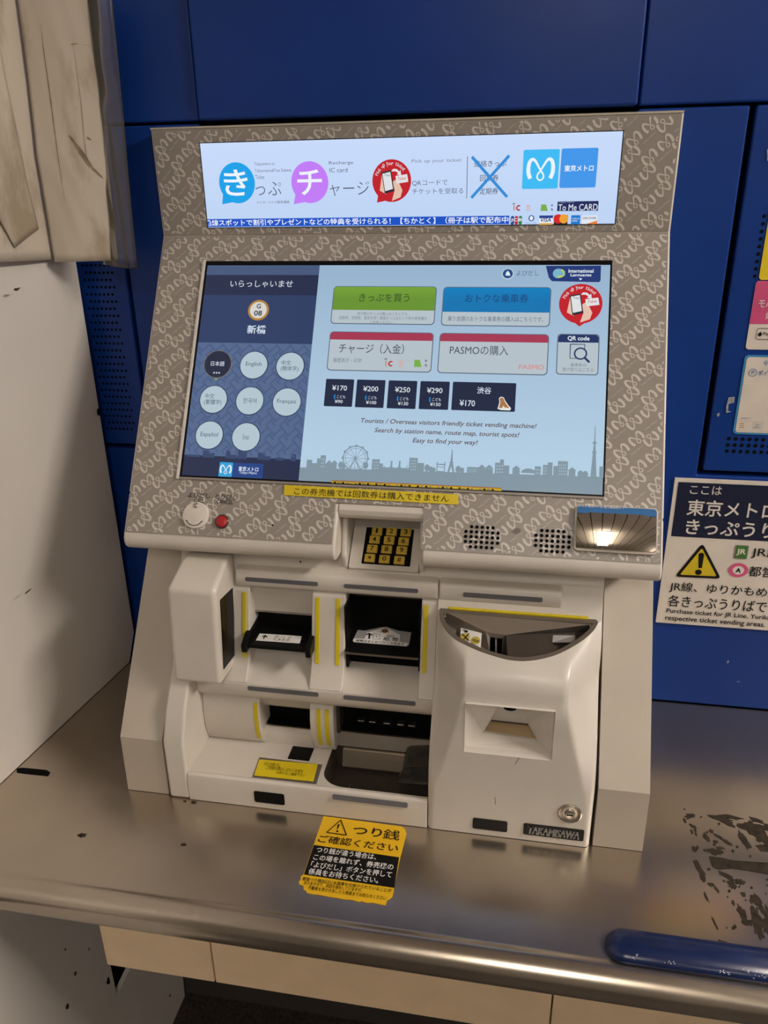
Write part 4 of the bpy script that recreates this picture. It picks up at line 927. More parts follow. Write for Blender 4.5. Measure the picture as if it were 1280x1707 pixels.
UI.ptext(FA, 'おトクな乗車券', z4b(640, 191), z4b(906, 156), em((30, 72, 124)), O5, .006); UI.ptext(FA, '乗り放題のおトクな乗車券の購入はこちらです。', z4b(568, 269), z4b(968, 251), em((108, 118, 130)), O5, .004)
b = button([(64, 472), (500, 484), (510, 316), (76, 310)], .005, ED, E_PALE); head(b, .20, em((164, 56, 82)))
UI.ptext(FA, 'チャージ（入金）', z4b(113, 402), z4b(388, 365), em((70, 76, 88)), O5, .003); UI.ptext(FA, '履歴表示・印字', z4b(90, 440), z4b(210, 424), em((112, 120, 130)), O5)
b = button([(524, 487), (984, 492), (992, 322), (535, 317)], .005, ED, E_PALE); head(b, .20, em((164, 58, 84)))
UI.ptext(FA, 'PASMOの購入', z4b(576, 408), z4b(822, 372), em((70, 76, 88)), O5); UI.ptext(FA, 'PASMO', z4b(864, 469), z4b(970, 452), em((214, 130, 120)), O5)
def ic_marks(mb, fr, P_, off, s=1):
    r_, g_, n_ = em((186, 44, 52)), em((120, 172, 72)), em((120, 124, 128)); p_ = em((220, 158, 150))
    mb.ppoly(fr, [P_(308, 434), P_(314, 434), P_(314, 458), P_(308, 458)], em((180, 150, 120)), off); mb.ppoly(fr, [P_(305, 424), P_(316, 424), P_(316, 430), P_(305, 430)], n_, off)
    u, v = fr.uv(P_(332, 446)); e = abs(fr.uv(P_(344, 446))[0] - u); mb.ring(fr, u, v, e * .5, e, r_, off, .9, 5.4, 18)
    for yy in (434, 444, 454): mb.ppoly(fr, [P_(364, yy), P_(384, yy), P_(384, yy + 4), P_(364, yy + 4)], p_, off)
    mb.ppoly(fr, [P_(430, 430), P_(452, 430), P_(460, 460), P_(428, 460)], g_, off); mb.ppoly(fr, [P_(474, 430), P_(482, 430), P_(482, 438), P_(474, 438)], n_, off); mb.ppoly(fr, [P_(472, 452), P_(478, 446), P_(483, 456), P_(479, 460)], n_, off)
ic_marks(UI, FA, z4b, O5)
# red balloon with the phone and ticket
def balloon(mb, fr, P_, u, v, r, off, lit, tail):
    red, wt, skin, dark = em((192, 34, 44), lit), em((222, 224, 226), lit), em((226, 190, 170), lit), em((40, 42, 52), lit)
    mb.disc(fr, u, v, r, r, red, off, 48); mb.poly(fr, [(u + r * a, v + r * b) for a, b in tail], red, off)
    q = lambda L_: [(u + r * a, v + r * b) for a, b in L_]
    mb.poly(fr, q([(-.62, -.45), (-.30, -.62), (-.15, .30), (-.48, .42)]), skin, off + .0003)
    mb.poly(fr, q([(.0, -.95), (.45, -.78), (.55, -.45), (.28, .10), (.05, -.05), (.15, -.45)]), skin, off + .0003)
    mb.poly(fr, q([(-.52, .40), (-.02, .50), (.14, -.48), (-.36, -.60)]), dark, off + .0006); mb.poly(fr, q([(-.47, .34), (-.06, .42), (.07, -.38), (-.34, -.48)]), wt, off + .0009)
    f2 = Fr(fr.pt(u, v), fr.v * .98 + fr.u * .17, fr.u * .98 - fr.v * .17)
    mb.text(f2, 'Ticket', -r * .42, r * .18, -r * .12, r * .29, dark, off + .0012)
    mb.poly(fr, q([(.20, .22), (.80, .30), (.86, -.06), (.27, -.14)]), wt, off + .0006); mb.text(Fr(fr.pt(u, v), fr.v + fr.u * -.06, fr.u + fr.v * .10), 'Ticket', r * .32, -r * .02, r * .74, r * .12, red, off + .0009)
    mb.poly(fr, q([(-.02, .44), (.10, .56), (.28, .54), (.40, .42), (.46, .50), (.50, .24), (.28, .28), (.34, .36), (.22, .44), (.10, .44)]), wt, off + .0009)
    s_ = 'Pick up your ticket'
    for i, ch in enumerate(s_):
        if ch == ' ': continue
        a = math.radians(158 - i * 6.6); c = Vector((math.cos(a), math.sin(a)))
        ff = Fr(fr.pt(u + c.x * r * .74, v + c.y * r * .74), fr.u * c.x + fr.v * c.y, fr.u * c.y - fr.v * c.x)
        h = .16 if ch in 'Pktypi' else .11; wd = .022 if ch in 'i' else .045
        mb.text(ff, ch, -r * wd, 0 if ch not in 'py' else -r * .05, r * wd, r * h, wt, off + .0006)
u, v = R4(1123, 195); balloon(UI, FA, z4b, u, v, .0250, O2, 1.0, [(-.30, -.90), (.30, -.90), (-.02, -1.14)])
b = button([(1020, 490), (1198, 495), (1201, 324), (1026, 319)], .004, ED, E_PALE); head(b, .20, em((36, 52, 98)))
UI.ptext(FA, 'QR code', z4b(1068, 352), z4b(1160, 332), E_W, O5, .02); UI.ptext(FA, '乗車券の', z4b(1080, 458), z4b(1146, 445), em((110, 120, 134)), O5); UI.ptext(FA, '受け取りはこちら', z4b(1046, 478), z4b(1176, 464), em((110, 120, 134)), O5)
NV = em((40, 54, 92)); q = [z4b(1080, 365), z4b(1140, 366), z4b(1138, 424), z4b(1078, 424)]; UI.line(FA, [FA.uv(p) for p in q + q[:1]], .0011, NV, O5)
u, v = R4(1122, 405); UI.disc(FA, u, v, .0072, .0072, E_PALE, O5 + .0002); UI.ring(FA, u, v, .0058, .0076, NV, O5 + .0004); UI.line(FA, [(u + .005, v - .005), (u + .0105, v - .0105)], .0026, NV, O5 + .0004)
for q, y1, s1_, s2_, s3_ in ((((52, 622), (170, 626), (177, 512), (60, 507)), 557, '¥170', 'こども', '¥90'), (((181, 627), (301, 630), (308, 514), (190, 511)), 561, '¥200', 'こども', '¥100'), (((314, 631), (434, 635), (441, 518), (322, 514)), 564, '¥250', 'こども', '¥130'), (((447, 634), (570, 639), (577, 521), (455, 517)), 567, '¥290', 'こども', '¥150')):
    a = [R4(*p) for p in q]; u0, v0, u1, v1 = (a[0][0] + a[3][0]) / 2, (a[0][1] + a[1][1]) / 2, (a[1][0] + a[2][0]) / 2, (a[2][1] + a[3][1]) / 2
    UI.rrect(FA, u0, v0, u1, v1, .0012, em((34, 42, 66)), O2); W_ = u1 - u0; H_ = v1 - v0
    UI.text(FA, s1_, u0 + W_ * .24, v0 + H_ * .58, u0 + W_ * .77, v0 + H_ * .77, em((214, 220, 228)), O3, .01); UI.text(FA, s2_, u0 + W_ * .44, v0 + H_ * .30, u0 + W_ * .74, v0 + H_ * .41, em((190, 200, 214)), O3, .01); UI.text(FA, s3_, u0 + W_ * .38, v0 + H_ * .12, u0 + W_ * (.66 if len(s3_) == 3 else .74), v0 + H_ * .245, em((214, 220, 228)), O3, .01)
    UI.disc(FA, u0 + W_ * .36, v0 + H_ * .40, .0010, .0010, em((40, 140, 210)), O3, 12); UI.poly(FA, [(u0 + W_ * .33, v0 + H_ * .36), (u0 + W_ * .39, v0 + H_ * .36), (u0 + W_ * .375, v0 + H_ * .27), (u0 + W_ * .345, v0 + H_ * .27)], em((40, 140, 210)), O3)
a = [R4(*p) for p in ((583, 640), (848, 645), (855, 526), (590, 521))]; u0, v0, u1, v1 = (a[0][0] + a[3][0]) / 2, (a[0][1] + a[1][1]) / 2, (a[1][0] + a[2][0]) / 2, (a[2][1] + a[3][1]) / 2
UI.rrect(FA, u0, v0, u1, v1, .0012, em((34, 42, 66)), O2); UI.ptext(FA, '渋谷', z4b(690, 571), z4b(751, 544), E_TXT, O3, .012); UI.ptext(FA, '¥170', z4b(617, 622), z4b(683, 598), E_TXT, O3, .012)
UI.ppoly(FA, [z4b(*p) for p in [(776, 634), (784, 606), (782, 590), (790, 583), (802, 586), (808, 600), (822, 620), (833, 632), (828, 641), (790, 639)]], em((226, 226, 222)), O3)
UI.ppoly(FA, [z4b(*p) for p in [(782, 631), (788, 606), (785, 593), (791, 587), (801, 590), (805, 603), (818, 622), (826, 631), (806, 629), (800, 620), (797, 630)]], em((168, 118, 70)), O4)
BR = em((96, 78, 80))
UI.ptext(FA, 'Tourists / Overseas visitors friendly ticket vending machine!', z4b(205, 692), z4b(940, 694), BR, O2, .012, .22) if False else None
def it(s_, p0, p1, h): 
    a = R4(*p0); b = R4(*p1); UI.text(FA, s_, a[0], a[1] - h * .24, b[0], a[1] + h, BR, O2, .012, .22)
it('Tourists / Overseas visitors friendly ticket vending machine!', (205, 692), (940, 692), .0060); it('Search by station name, route map, tourist spots!', (262, 732), (868, 732), .0060); it('Easy to find your way!', (421, 775), (694, 775), .0060)
# city skyline
E_CITY = em((128, 148, 160)); base = lambda x: 880 + x * .031
sk = [(-22, 0, .010), (0, 20, .006), (20, 34, .012), (34, 56, .016), (56, 80, .006), (80, 104, .006), (250, 282, .013), (282, 296, .008), (296, 408, .0035), (405, 440, .016), (440, 468, .010), (520, 524, .012), (552, 556, .012), (520, 556, .001), (648, 694, .007), (694, 756, .006), (764, 784, .013), (784, 800, .017), (800, 824, .010), (838, 868, .006), (930, 956, .010), (964, 984, .012), (984, 1004, .015), (1008, 1026, .011), (1026, 1068, .017), (1072, 1100, .007), (1200, 1218, .012)]
sky(UI, base, sk, E_CITY, O2, R4)
yb1 = R4(600, 900)[1]; UI.poly(FA, [(xm, yb_), (xr_, yb_), (xr_, R4(1200, base(1200))[1]), (xm, R4(0, base(0))[1])], E_CITY, O2)
for x0, x1 in ((60, 82), (80, 106), (694, 724), (724, 756), (836, 870), (1070, 1102)):
    y0 = base((x0 + x1) / 2); hb = .006; a, b = R4(x0 - 2, y0), R4(x1 + 2, y0); UI.poly(FA, [(a[0], a[1] + hb), (b[0], b[1] + hb), ((a[0] + b[0]) / 2, a[1] + hb + .0045)], E_CITY, O2)
for x, y, s_ in ((122, 868, 1), (134, 874, .8), (226, 870, 1), (482, 880, 1), (498, 886, .8), (510, 888, .7), (612, 886, 1), (628, 890, .8), (1122, 906, 1), (1142, 908, 1)):
    u, v = R4(x, y); UI.disc(FA, u, v, .0032 * s_, .0042 * s_, E_CITY, O2, 14); UI.line(FA, [(u, v), (u, v - .008)], .0008, E_CITY, O2)
u, v = R4(183, 840); UI.ring(FA, u, v, .0142, .0156, E_CITY, O2); UI.ring(FA, u, v, .0118, .0124, E_CITY, O2); UI.disc(FA, u, v, .002, .002, E_CITY, O2)
for k in range(12):
    a = k * .5236; UI.line(FA, [(u, v), (u + .015 * math.cos(a), v + .015 * math.sin(a))], .0006, E_CITY, O2); UI.disc(FA, u + .0156 * math.cos(a), v + .0156 * math.sin(a), .0015, .0015, E_CITY, O2, 10)
for sg in (-1, 1): UI.line(FA, [(u, v), (u + sg * .0075, v - .018)], .0012, E_CITY, O2)
for x0, x1 in ((300, 332), (332, 366), (366, 402)):
    p = [R4(x0 + (x1 - x0) * t / 8, 872 + (x0) * .01 - 16 * (2 * t / 8 - 1) ** 2 + 10) for t in range(9)]; UI.line(FA, p, .0008, E_CITY, O2)
for x in (332, 366): u, v = R4(x, 885); UI.poly(FA, [(u - .001, v), (u + .001, v), (u + .001, v + .010), (u - .001, v + .010)], E_CITY, O2)
UI.ppoly(FA, [z4b(*p) for p in [(520, 862), (560, 864), (558, 869), (522, 867)]], E_CITY, O2); UI.ppoly(FA, [z4b(*p) for p in [(526, 874), (554, 876), (554, 879), (526, 877)]], E_CITY, O2)
for x, yt, yb, wb in ((581, 803, 902, 15), (1176, 705, 925, 12)):
    u, v = R4(x, yb); a = R4(x, yt)[1]; H_ = a - v; k = wb / 2.51 * .00073
    if x < 700:
        UI.poly(FA, [(u - k, v), (u - k * .55, v), (u, v + H_ * .28), (u + k * .55, v), (u + k, v), (u + k * .3, v + H_ * .5), (u + k * .1, v + H_), (u - k * .1, v + H_), (u - k * .3, v + H_ * .5)], E_CITY, O2); UI.poly(FA, [(u - k * .5, v + H_ * .42), (u + k * .5, v + H_ * .42), (u + k * .5, v + H_ * .47), (u - k * .5, v + H_ * .47)], E_CITY, O2)
    else:
        UI.poly(FA, [(u - k, v), (u + k, v), (u + k * .45, v + H_ * .5), (u + k * .2, v + H_ * .72), (u + k * .1, v + H_), (u - k * .1, v + H_), (u - k * .2, v + H_ * .72), (u - k * .45, v + H_ * .5)], E_CITY, O2)
        for f_ in (.48, .66): UI.poly(FA, [(u - k * .7, v + H_ * f_), (u + k * .7, v + H_ * f_), (u + k * .6, v + H_ * (f_ + .035)), (u - k * .6, v + H_ * (f_ + .035))], E_CITY, O2)
u, v = R4(905, 902); UI.poly(FA, [(u + .0085 * math.cos(math.radians(a)), v + .0055 * math.sin(math.radians(a))) for a in range(0, 181, 15)], E_CITY, O2)
E_WIN = em((160, 184, 200))
for x0, x1, n_, rws, h0 in ((256, 280, 3, 3, .011), (412, 436, 3, 4, .014), (768, 800, 3, 3, .011), (1030, 1064, 4, 4, .014), (966, 982, 2, 3, .010), (37, 54, 2, 3, .013), (934, 954, 3, 2, .008), (652, 690, 6, 2, .005)):
    for i in range(n_):
        for j in range(rws):
            a = R4(x0 + (x1 - x0) * (i + .2) / n_, base(x0)); b = R4(x0 + (x1 - x0) * (i + .75) / n_, base(x0)); v = a[1] + h0 * (j + .25) / rws; UI.poly(FA, [(a[0], v), (b[0], v), (b[0], v + h0 * .4 / rws), (a[0], v + h0 * .4 / rws)], E_WIN, O3)
UI.build('screen_image', ts_, recalc=False)
# small yellow tape lying over the lower screen edge
mb = MB(); q = [FA.uv(z4b(*p)) for p in [(85, 944), (792, 978), (792, 965), (86, 933)]]; mb.slab(FA, q, .0035, .0041, STICKY)
TAPER = mat('red_print', (.5, .06, .02), linear=True)
for k in range(40):
    x = 95 + k * 17.3; y = 941.5 + (x - 85) * .0465; s_ = 3.2; m_ = [INK, TAPER, BLUEW, INK][k % 4] if k % 4 < 3 else None
    if k % 5 != 4: mb.ppoly(FA, [z4b(x, y + s_), z4b(x + 8, y + s_ + .4), z4b(x + 8, y - s_ + .4), z4b(x, y - s_)], GREYP if k % 2 else INK, .0044)
mb.line(FA, [FA.uv(z4b(86, 934)), FA.uv(z4b(792, 966))], .0006, TAPER, .0044)
o = mb.build('marked_tape', TM, recalc=False); o['label'] = 'thin yellow printed tape on the lower screen edge'

# ================================================================ header display
z1b = zm(240, 180, 2.7826); z2b = zm(680, 180, 2.7234); R1 = lambda *p: HE.uv(z1b(*p)); R2 = lambda *p: HE.uv(z2b(*p))
hx = .2552; h0 = .5 * (HE.uv((347, 378))[1] + HE.uv((1023, 374))[1]); h1 = HE.uv((335, 239))[1] * .5 + HE.uv((1039, 219))[1] * .5
hs_ = MB().slab(HE, [(-hx - .0012, h0 - .001), (hx + .0012, h0 - .001), (hx + .0012, h1 + .001), (-hx - .0012, h1 + .001)], .0005, .0016, BLACK).build('header_screen', TM, recalc=False)
D = MB(); D.poly(HE, [(-hx, h0), (hx, h0), (hx, h1), (-hx, h1)], grad('header_sky', (200, 218, 250), (190, 212, 244), .69, .78), O1)
D_INK = em((96, 102, 116)); D_GR = em((128, 136, 150))
def bubble(x, y, rx, ry, m, tail):
    u, v = R1(x, y); a = R1(x + rx, y)[0] - u; b = (R1(x, y - ry)[1] - v); D.disc(HE, u, v, a, b, m, O2, 48); D.ppoly(HE, [z1b(*p) for p in tail], m, O2)
bubble(434, 348, 83, 96, em((18, 160, 232)), [(370, 395), (366, 447), (420, 436)]); bubble(771, 345, 86, 98, em((194, 124, 246)), [(706, 395), (697, 446), (750, 436)])
WT = em((236, 242, 252)); SL = em((58, 64, 84))
D.ptext(HE, 'き', z1b(380, 408), z1b(480, 284), WT, O3, .012); D.ptext(HE, 'チ', z1b(717, 405), z1b(825, 284), WT, O3, .012)
D.ptext(HE, 'っぷ', z1b(522, 406), z1b(637, 342), SL, O2, -.012); D.ptext(HE, 'ャージ', z1b(865, 408), z1b(1045, 340), SL, O2, -.012)
for s_, p0, p1 in (('Tokyometro or', (515, 272), (608, 250)), ('Tokyometro&Toei Subway', (517, 303), (685, 280)), ('Ticket', (519, 330), (560, 311))): D.ptext(HE, s_, z1b(*p0), z1b(*p1), D_INK, O2, -.004)
D.ptext(HE, 'メトロ・メトロ都営連絡', z1b(526, 444), z1b(676, 429), D_INK, O2, .004); D.ptext(HE, 'Recharge', z1b(860, 267), z1b(972, 245), D_INK, O2); D.ptext(HE, 'IC card', z1b(863, 299), z1b(945, 277), D_INK, O2)
u, v = R1(1150, 338); balloon(D, HE, z1b, u, v, .0240, O2, 1.0, [(-.72, -.68), (-.35, -.94), (-.78, -1.02)])
D.ptext(HE, 'Pick up your ticket', z2b(18, 254), z2b(243, 228), D_GR, O2); D.ptext(HE, 'QRコードで', z2b(20, 355), z2b(181, 326), SL, O2, -.008); D.ptext(HE, 'チケットを受取る', z2b(20, 392), z2b(252, 362), SL, O2, -.006)
D.line(HE, [R2(271, 220), R2(267, 410)], .0008, D_INK, O2)
for s_, p0, p1 in (('連絡きっぷ', (300, 268), (448, 236)), ('回数券', (327, 333), (412, 302)), ('定期券', (325, 393), (410, 362))): D.ptext(HE, s_, z2b(*p0), z2b(*p1), SL, O2)
XB = em((54, 140, 214)); D.line(HE, [R2(291, 222), R2(450, 404)], .0034, XB, O3); D.line(HE, [R2(460, 216), R2(288, 408)], .0034, XB, O3)
def quad(q): 
    a = [R2(*p) for p in q]; return (a[0][0] + a[3][0]) / 2, (a[0][1] + a[1][1]) / 2, (a[1][0] + a[2][0]) / 2, (a[2][1] + a[3][1]) / 2
b = quad(((517, 369), (678, 365), (690, 185), (525, 192))); D.rrect(HE, *b, .002, em((62, 186, 244)), O2); logo(D, HE, (b[0] + b[2]) / 2, (b[1] + b[3]) / 2 - .0006, .0150, 0, WT, O3, sx=.92, wk=.9)
b = quad(((686, 364), (850, 360), (865, 180), (698, 185))); D.rrect(HE, *b, .002, em((66, 150, 234)), O2); D.ptext(HE, '東京メトロ', z2b(708, 290), z2b(843, 257), WT, O3, .02)
ic_marks(D, HE, lambda x, y: z2b(470 + (x - 300) * 1.03, 432 + (y - 424) * .98), O2)
b = quad(((677, 467), (862, 467), (864, 422), (678, 424))); D.rrect(HE, *b, 0, em((34, 44, 92)), O2); D.ptext(HE, 'To Me CARD', z2b(681, 466), z2b(861, 435), WT, O3); D.ptext(HE, 'Tokyo Metro', z2b(682, 432), z2b(755, 424), em((170, 180, 210)), O3)
b = quad(((464, 530), (518, 530), (520, 489), (466, 490)))
for i, c in enumerate(((28, 70, 150), (190, 40, 56), (40, 130, 70))): D.rrect(HE, b[0] + (b[2] - b[0]) * (i / 3 + .02), b[1], b[0] + (b[2] - b[0]) * (i / 3 + .31), b[3], .002, em(c), O2)
D.ptext(HE, 'JCB', z2b(466, 518), z2b(518, 500), WT, O3, .01)
u, v = R2(560, 500); D.disc(HE, u, v, .0036, .0036, em((90, 120, 170)), O2); D.disc(HE, u, v, .0018, .0024, WT, O3); D.ptext(HE, 'Diners Club', z2b(534, 526), z2b(582, 517), em((120, 160, 200)), O2)
b = quad(((594, 530), (656, 530), (658, 487), (596, 488))); D.rrect(HE, *b, 0, em((232, 236, 244)), O2); D.rrect(HE, b[0], b[3] - .003, b[2], b[3], 0, em((40, 62, 140)), O3); D.rrect(HE, b[0], b[1], b[2], b[1] + .002, 0, em((220, 170, 80)), O3); D.ptext(HE, 'VISA', z2b(601, 517), z2b(650, 498), em((36, 48, 110)), O3, .02, .2)
b = quad(((662, 527), (724, 527), (725, 486), (663, 488))); D.rrect(HE, *b, 0, em((50, 34, 40)), O2)
for dx, c in ((-.0034, (214, 40, 40)), (.0034, (236, 160, 50))): D.disc(HE, (b[0] + b[2]) / 2 + dx, (b[1] + b[3]) / 2 + .001, .0052, .0052, em(c), O3 + (0 if dx < 0 else .0002))
b = quad(((739, 528), (780, 528), (782, 486), (741, 487))); D.rrect(HE, *b, 0, em((30, 120, 200)), O2); D.text(HE, 'AMERICAN\nEXPRESS', b[0] + .001, b[1] + .003, b[2] - .001, b[3] - .003, WT, O3)
b = quad(((788, 526), (857, 526), (858, 487), (790, 488))); D.rrect(HE, *b, 0, em((226, 232, 242)), O2); D.ptext(HE, 'DISCOVER', z2b(793, 505), z2b(854, 494), em((60, 62, 76)), O3, .012); D.ppoly(HE, [z2b(810, 526), z2b(857, 526), z2b(858, 510)], em((236, 130, 60)), O3)
tk = (R1(298, 556)[0], (R1(300, 556)[1] + R2(460, 533)[1]) / 2, R2(460, 490)[0], (R1(298, 512)[1] + R2(458, 487)[1]) / 2 - .0006)
D.rrect(HE, -hx, h0 + .0006, tk[2], tk[3], 0, em((26, 82, 196)), O2)
a = R1(300, 548)[0]
D.text(HE, '沿線スポットで割引やプレゼントなどの特典を受けられる！【ちかとく】（冊子は駅で配布中', -hx - .0035, h0 + .0018, R2(456, 500)[0], tk[3] - .0008, WT, O3, .014, keep=lambda u, v: u > -hx)
D.build('screen_image', hs_, recalc=False)

# ================================================================ notices
z6 = zm(480, 1340, 5.8182); C6 = lambda *p: TOP.uv(z6(*p))
mb = MB(); outl = [(345, 122), (1100, 225), (1128, 240), (1150, 290), (1090, 520), (1030, 800), (1025, 850), (1012, 905), (985, 930), (965, 935), (955, 965), (945, 988), (880, 975), (820, 962), (760, 962), (715, 948), (690, 955), (620, 935), (560, 932), (470, 915), (400, 905), (300, 885), (240, 880), (185, 868), (175, 850), (150, 830), (150, 800), (112, 785), (105, 760), (125, 735), (122, 712), (150, 690)]
mb.slab(TOP, [C6(*p) for p in outl[::-1]], .0003, .0008, ORANGE)
mb.poly(TOP, [C6(*p) for p in [(155, 692), (1030, 822), (1078, 525), (252, 405)]], INK, .0011)
tx = lambda s_, p0, p1, m, b_=.012: mb.ptext(TOP, s_, z6(*p0), z6(*p1), m, .0014, b_)
AS = Vector((1, 0))
def run(s_, xa, ya, xb, h, m, b_=.012):
    a = C6(xa, ya); b = C6(xb, ya + (xb - xa) * .137); mb.text(TOP, s_, a[0], a[1], b[0], a[1] + h, m, .0014, b_)
run('つり', 620, 300, 900, .0138, INK, .014); run('銭', 912, 345, 1075, .0155, INK, .003); run('ご確認ください', 285, 378, 1060, .0118, INK, .008)
run('つり銭が違う場合は、', 270, 478, 850, .0088, WHITE, .008); run('この場を離れず、券売機の', 240, 550, 1015, .0088, WHITE, .008); run('「よびだし」ボタンを押して', 215, 622, 1000, .0088, WHITE, .008); run('係員をお待ちください。', 192, 690, 870, .0088, WHITE, .008)
run('硬貨つり銭出口に水貨等を仕掛けられていることが', 135, 750, 1000, .0052, INK, .004); run('ありますので、巡回を強化していますが、', 150, 790, 715, .0052, INK, .004); run('不審者を見かけましたら係員までお知らせください', 190, 838, 950, .0052, INK, .004)
q = [C6(512, 165), C6(375, 285), C6(568, 312)]; mb.line(TOP, [q[0], q[1]], .0013, INK, .0014); mb.line(TOP, [q[1], q[2]], .0013, INK, .0014); mb.line(TOP, [q[2], q[0]], .0013, INK, .0014)
mb.poly(TOP, [C6(*p) for p in [(482, 255), (475, 252), (484, 206), (505, 209)]], INK, .0014); u, v = C6(479, 274); mb.disc(TOP, u, v, .0012, .0016, INK, .0014)
tag(mb.build('counter_notice', recalc=False), 'yellow and black worn sticker about change, stuck flat on the steel counter', 'sticker')

# wall sign at the right
WS = Fr((0, .3085 - .004, 0)); zs_ = zm(1080, 780, 3.8796); Gs = lambda *p: WS.uv(zs_(*p))
x0 = (Gs(175, 66)[0] + Gs(50, 998)[0]) / 2; v1 = Gs(175, 66)[1]; v0 = Gs(50, 998)[1]
mb = MB(); mb.slab(WS, [(x0, v0), (x0 + .36, v0), (x0 + .36, v1), (x0, v1)], -.0032, 0, mat('white_sign_board', (.60, .55, .49), .4, linear=True))
va = Gs(195, 90)[1]; vb = Gs(148, 440)[1]; mb.poly(WS, [(x0 + .0050, vb), (x0 + .355, vb), (x0 + .355, va), (x0 + .0050, va)], NAVY, .0004)
def st(s_, p0, p1, m, b_=.01): 
    a, b = Gs(*p0), Gs(*p1); mb.text(WS, s_, a[0], a[1], b[0], b[1], m, .0008, b_)
def full(s_, p0, p1, m, b_, seen, total=None):
    """lettering that runs on out of the photograph: p0-p1 is the box of the part that shows"""
    a, b = Gs(*p0), Gs(*p1); w1 = glyphs(seen, b_, 0)[0]; w2 = glyphs(s_, b_, 0)[0]
    k = (max(p[0] for p in w2) - min(p[0] for p in w2)) / (max(p[0] for p in w1) - min(p[0] for p in w1)); h = (max(p[1] for p in w2) - min(p[1] for p in w2)) / (max(p[1] for p in w1) - min(p[1] for p in w1))
    mb.text(WS, s_, a[0], a[1], a[0] + (b[0] - a[0]) * k, a[1] + (b[1] - a[1]) * h, m, .0008, b_)
WSIGN = mat('white_sign_print', (.62, .58, .53), .4, linear=True)
def fs(s_, xl, yb, yt, xr, m, b_, seen, sl=.055):
    full(s_, (xl, yb), (xr, yt + sl * (xr - xl)), m, b_, seen)
fs('ここは', 268, 166, 113, 482, WSIGN, .005, 'ここは', .03); fs('東京メトロ', 245, 305, 206, 718, WSIGN, .012, '東京メト', .035); fs('きっぷうりば', 238, 425, 335, 700, WSIGN, .014, 'きっぷう', .04)
q = [Gs(352, 484), Gs(172, 702), Gs(472, 716)]
T_ = lambda s_: [((a - sum(p[0] for p in q) / 3) * s_ + sum(p[0] for p in q) / 3, (b - sum(p[1] for p in q) / 3) * s_ + sum(p[1] for p in q) / 3) for a, b in q]
def rtri(pts, r, n=6):
    out = []; c = Vector((sum(p[0] for p in pts) / 3, sum(p[1] for p in pts) / 3))
    for i in range(3):
        p = Vector(pts[i]); a = (Vector(pts[i - 1]) - p).normalized(); b = (Vector(pts[(i + 1) % 3]) - p).normalized(); P0 = p + a * r * 1.7; P2 = p + b * r * 1.7
        out += [tuple(P0 * (1 - t / n) ** 2 + p * 2 * (t / n) * (1 - t / n) + P2 * (t / n) ** 2) for t in range(n + 1)]
    return out
mb.poly(WS, rtri(q, .004), INK, .0008); mb.poly(WS, rtri(T_(.79), .0018), mat('sign_yellow', (.52, .40, .01), linear=True), .0011)
mb.poly(WS, [Gs(*p) for p in [(326, 556), (334, 548), (350, 546), (362, 556), (347, 645), (324, 644)]], INK, .0014); u, v = Gs(325, 672); mb.disc(WS, u, v, .0044, .0042, INK, .0014)
a, b = Gs(546, 585), Gs(660, 500); mb.rrect(WS, a[0] + .001, a[1], b[0] - .001, b[1], .002, GREYP, .0008); mb.rrect(WS, a[0] + .002, a[1] + .001, b[0] - .002, b[1] - .001, .0015, GREENP, .0011); st('JR', (566, 563), (636, 524), WSIGN, .05) if False else mb.text(WS, 'JR', *Gs(566, 563), *Gs(636, 524), WSIGN, .0014, .03)
full('JR線', (662, 582), (772, 523), INK, .004, 'JR')
u, v = Gs(583, 660); mb.disc(WS, u, v, .0128, .0108, PINK, .0008); mb.disc(WS, u, v, .0075, .0066, WSIGN, .0011); mb.text(WS, 'A', u - .0036, v - .0035, u + .0036, v + .0035, INK, .0014, .03)
full('都営線', (644, 700), (820, 642), INK, .008, '都営')
fs('JR線、ゆりかもめは', 134, 802, 735, 776, INK, .006, 'JR線、ゆりかもめ', .058); fs('各きっぷうりばで', 124, 893, 822, 776, INK, .006, '各きっぷうりばで', .06)
fs('Purchase ticket for JR Line, Yurikamome at', 116, 942, 908, 776, INK, .012, 'Purchase ticket for JR Line, Yurik', .066); fs('respective ticket vending areas.', 108, 990, 953, 760, INK, .012, 'respective ticket vending areas.', .066)
tag(mb.build('wall_sign', recalc=False), 'white and navy sign board with a yellow warning triangle on the blue wall at right', 'sign')
# posters on the blue door
PS = Fr((0, .3065, 0)); mb = MB(); mb.slab(PS, rr(.4325, .6168, .62, .80, .004), -.0006, 0, STICKY)
tag(mb.build('yellow_poster', recalc=False), 'plain yellow sticker above the pink and white one on the blue wall panel, right edge', 'sticker')
WP = mat('white_poster', (.60, .545, .48), .45, linear=True)
mb = MB(); mb.slab(PS, rr(.4300, .5330, .62, .6155, .004), -.0006, 0, WP); pt = [(.4300, .5645), (.62, .5645)] + [p for p in rr(.4300, .5330, .62, .6155, .004) if p[1] > .58]; mb.poly(PS, pt, PINK, .0003)
zr = zm(1080, 120, 2.51); Gr = lambda *p: PS.uv(zr(*p))
def pfull(s_, p0, p1, m, b_, seen, off=.0006):
    a, b = Gr(*p0), Gr(*p1); w1 = glyphs(seen, b_, 0)[0]; w2 = glyphs(s_, b_, 0)[0]; k = (max(p[0] for p in w2) - min(p[0] for p in w2)) / (max(p[0] for p in w1) - min(p[0] for p in w1))
    mb.text(PS, s_, a[0], a[1], a[0] + (b[0] - a[0]) * k, b[1], m, off, b_)
pfull('モバイル', (460, 985), (492, 950), WP, .02, 'モ'); pfull('好評', (488, 1035), (520, 1005), WP, .02, '好')
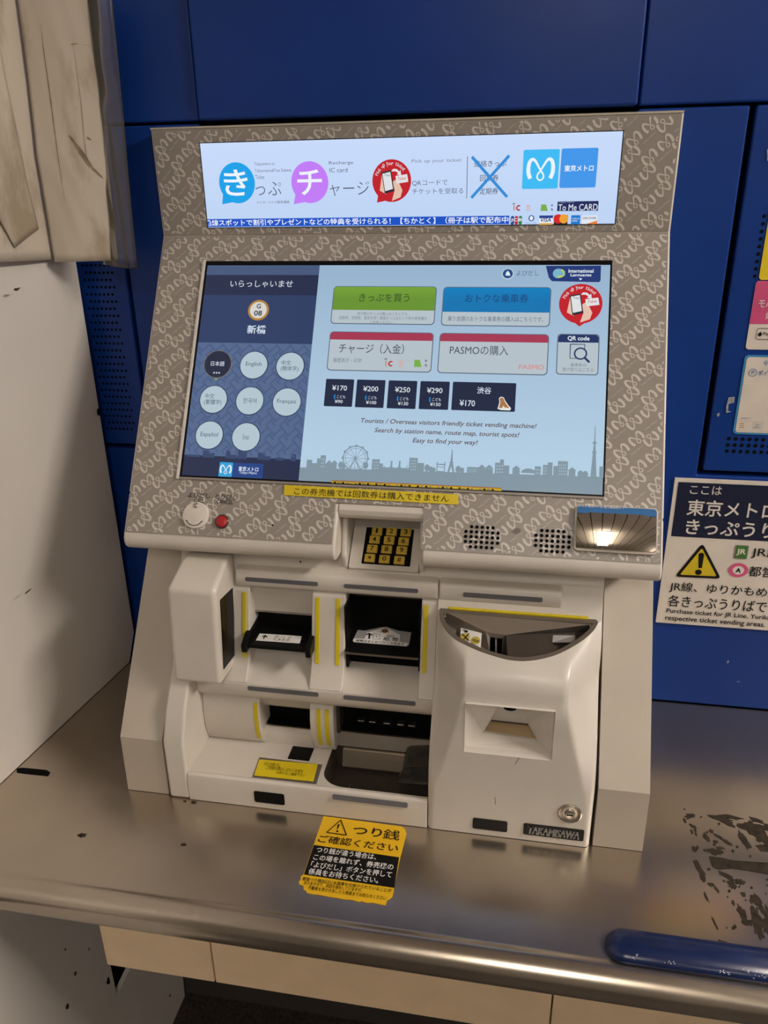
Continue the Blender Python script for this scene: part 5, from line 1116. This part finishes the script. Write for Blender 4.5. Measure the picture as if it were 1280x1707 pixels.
a, b = Gr(449, 1118), Gr(600, 1074); mb.line(PS, rr(a[0], a[1], b[0], b[1], .003) + rr(a[0], a[1], b[0], b[1], .003)[:1], .0006, INK, .0006)
u, v = Gr(468, 1098); mb.disc(PS, u, v, .0022, .0024, INK, .0006, 14); mb.line(PS, [(u, v + .0022), (u + .001, v + .0036)], .0008, INK, .0006); pfull('Pay', (480, 1105), (502, 1088), INK, .01, 'Pa')
tag(mb.build('pink_poster', recalc=False), 'pink and white sticker between the yellow and the blue-bordered ones, right edge', 'sticker')
mb = MB(); mb.slab(PS, rr(.4308, .4232, .62, .5262, .005), -.0006, 0, mat('blue_border_print', (.03, .20, .42), linear=True)); mb.rrect(PS, .4335, .4258, .617, .5236, .004, WP, .0003)
BLU = mat('blue_lettering', (.08, .18, .36), linear=True)
zq = zm(1200, 560, 8.5375); Gr = lambda *p: PS.uv(zq(*p))
pfull('今なら', (605, 430), (690, 345), BLU, .008, '今'); pfull('ポイント', (538, 565), (683, 488), BLU, .012, 'ポイ')
u, v = Gr(466, 522); mb.ring(PS, u, v, .0042, .0050, BLU, .0006); mb.text(PS, 'P', u - .0015, v - .0024, u + .0018, v + .0024, BLU, .0006, .02)
for q in ([(265, 1210), (440, 1208), (455, 1165), (275, 1165)],): mb.line(PS, [Gr(*p) for p in q + q[:1]], .0003, GREYP, .0006)
mb.text(PS, 'お知らせ', *Gr(310, 1182), *Gr(410, 1162), BLU, .0006); 
for y in (1245, 1272, 1300): mb.line(PS, [Gr(275, y), Gr(340, y)], .0008, mat('orange_print', (.5, .22, .08), linear=True), .0006)
a, b = Gr(458, 1322), Gr(615, 1228); mb.line(PS, rr(a[0], a[1], b[0], b[1], .0015) + rr(a[0], a[1], b[0], b[1], .0015)[:1], .0004, GREYP, .0006); mb.text(PS, 'Webで', *Gr(490, 1268), *Gr(590, 1252), BLU, .0006); mb.text(PS, '新登録', *Gr(485, 1308), *Gr(580, 1285), BLU, .0006)
mb.text(PS, '※詳しくはホームページをご覧ください。', *Gr(245, 1352), .475, Gr(245, 1338)[1], GREYP, .0006)
tag(mb.build('blue_poster', recalc=False), 'white sticker with a light blue border, lowest of the three at the right edge', 'sticker')
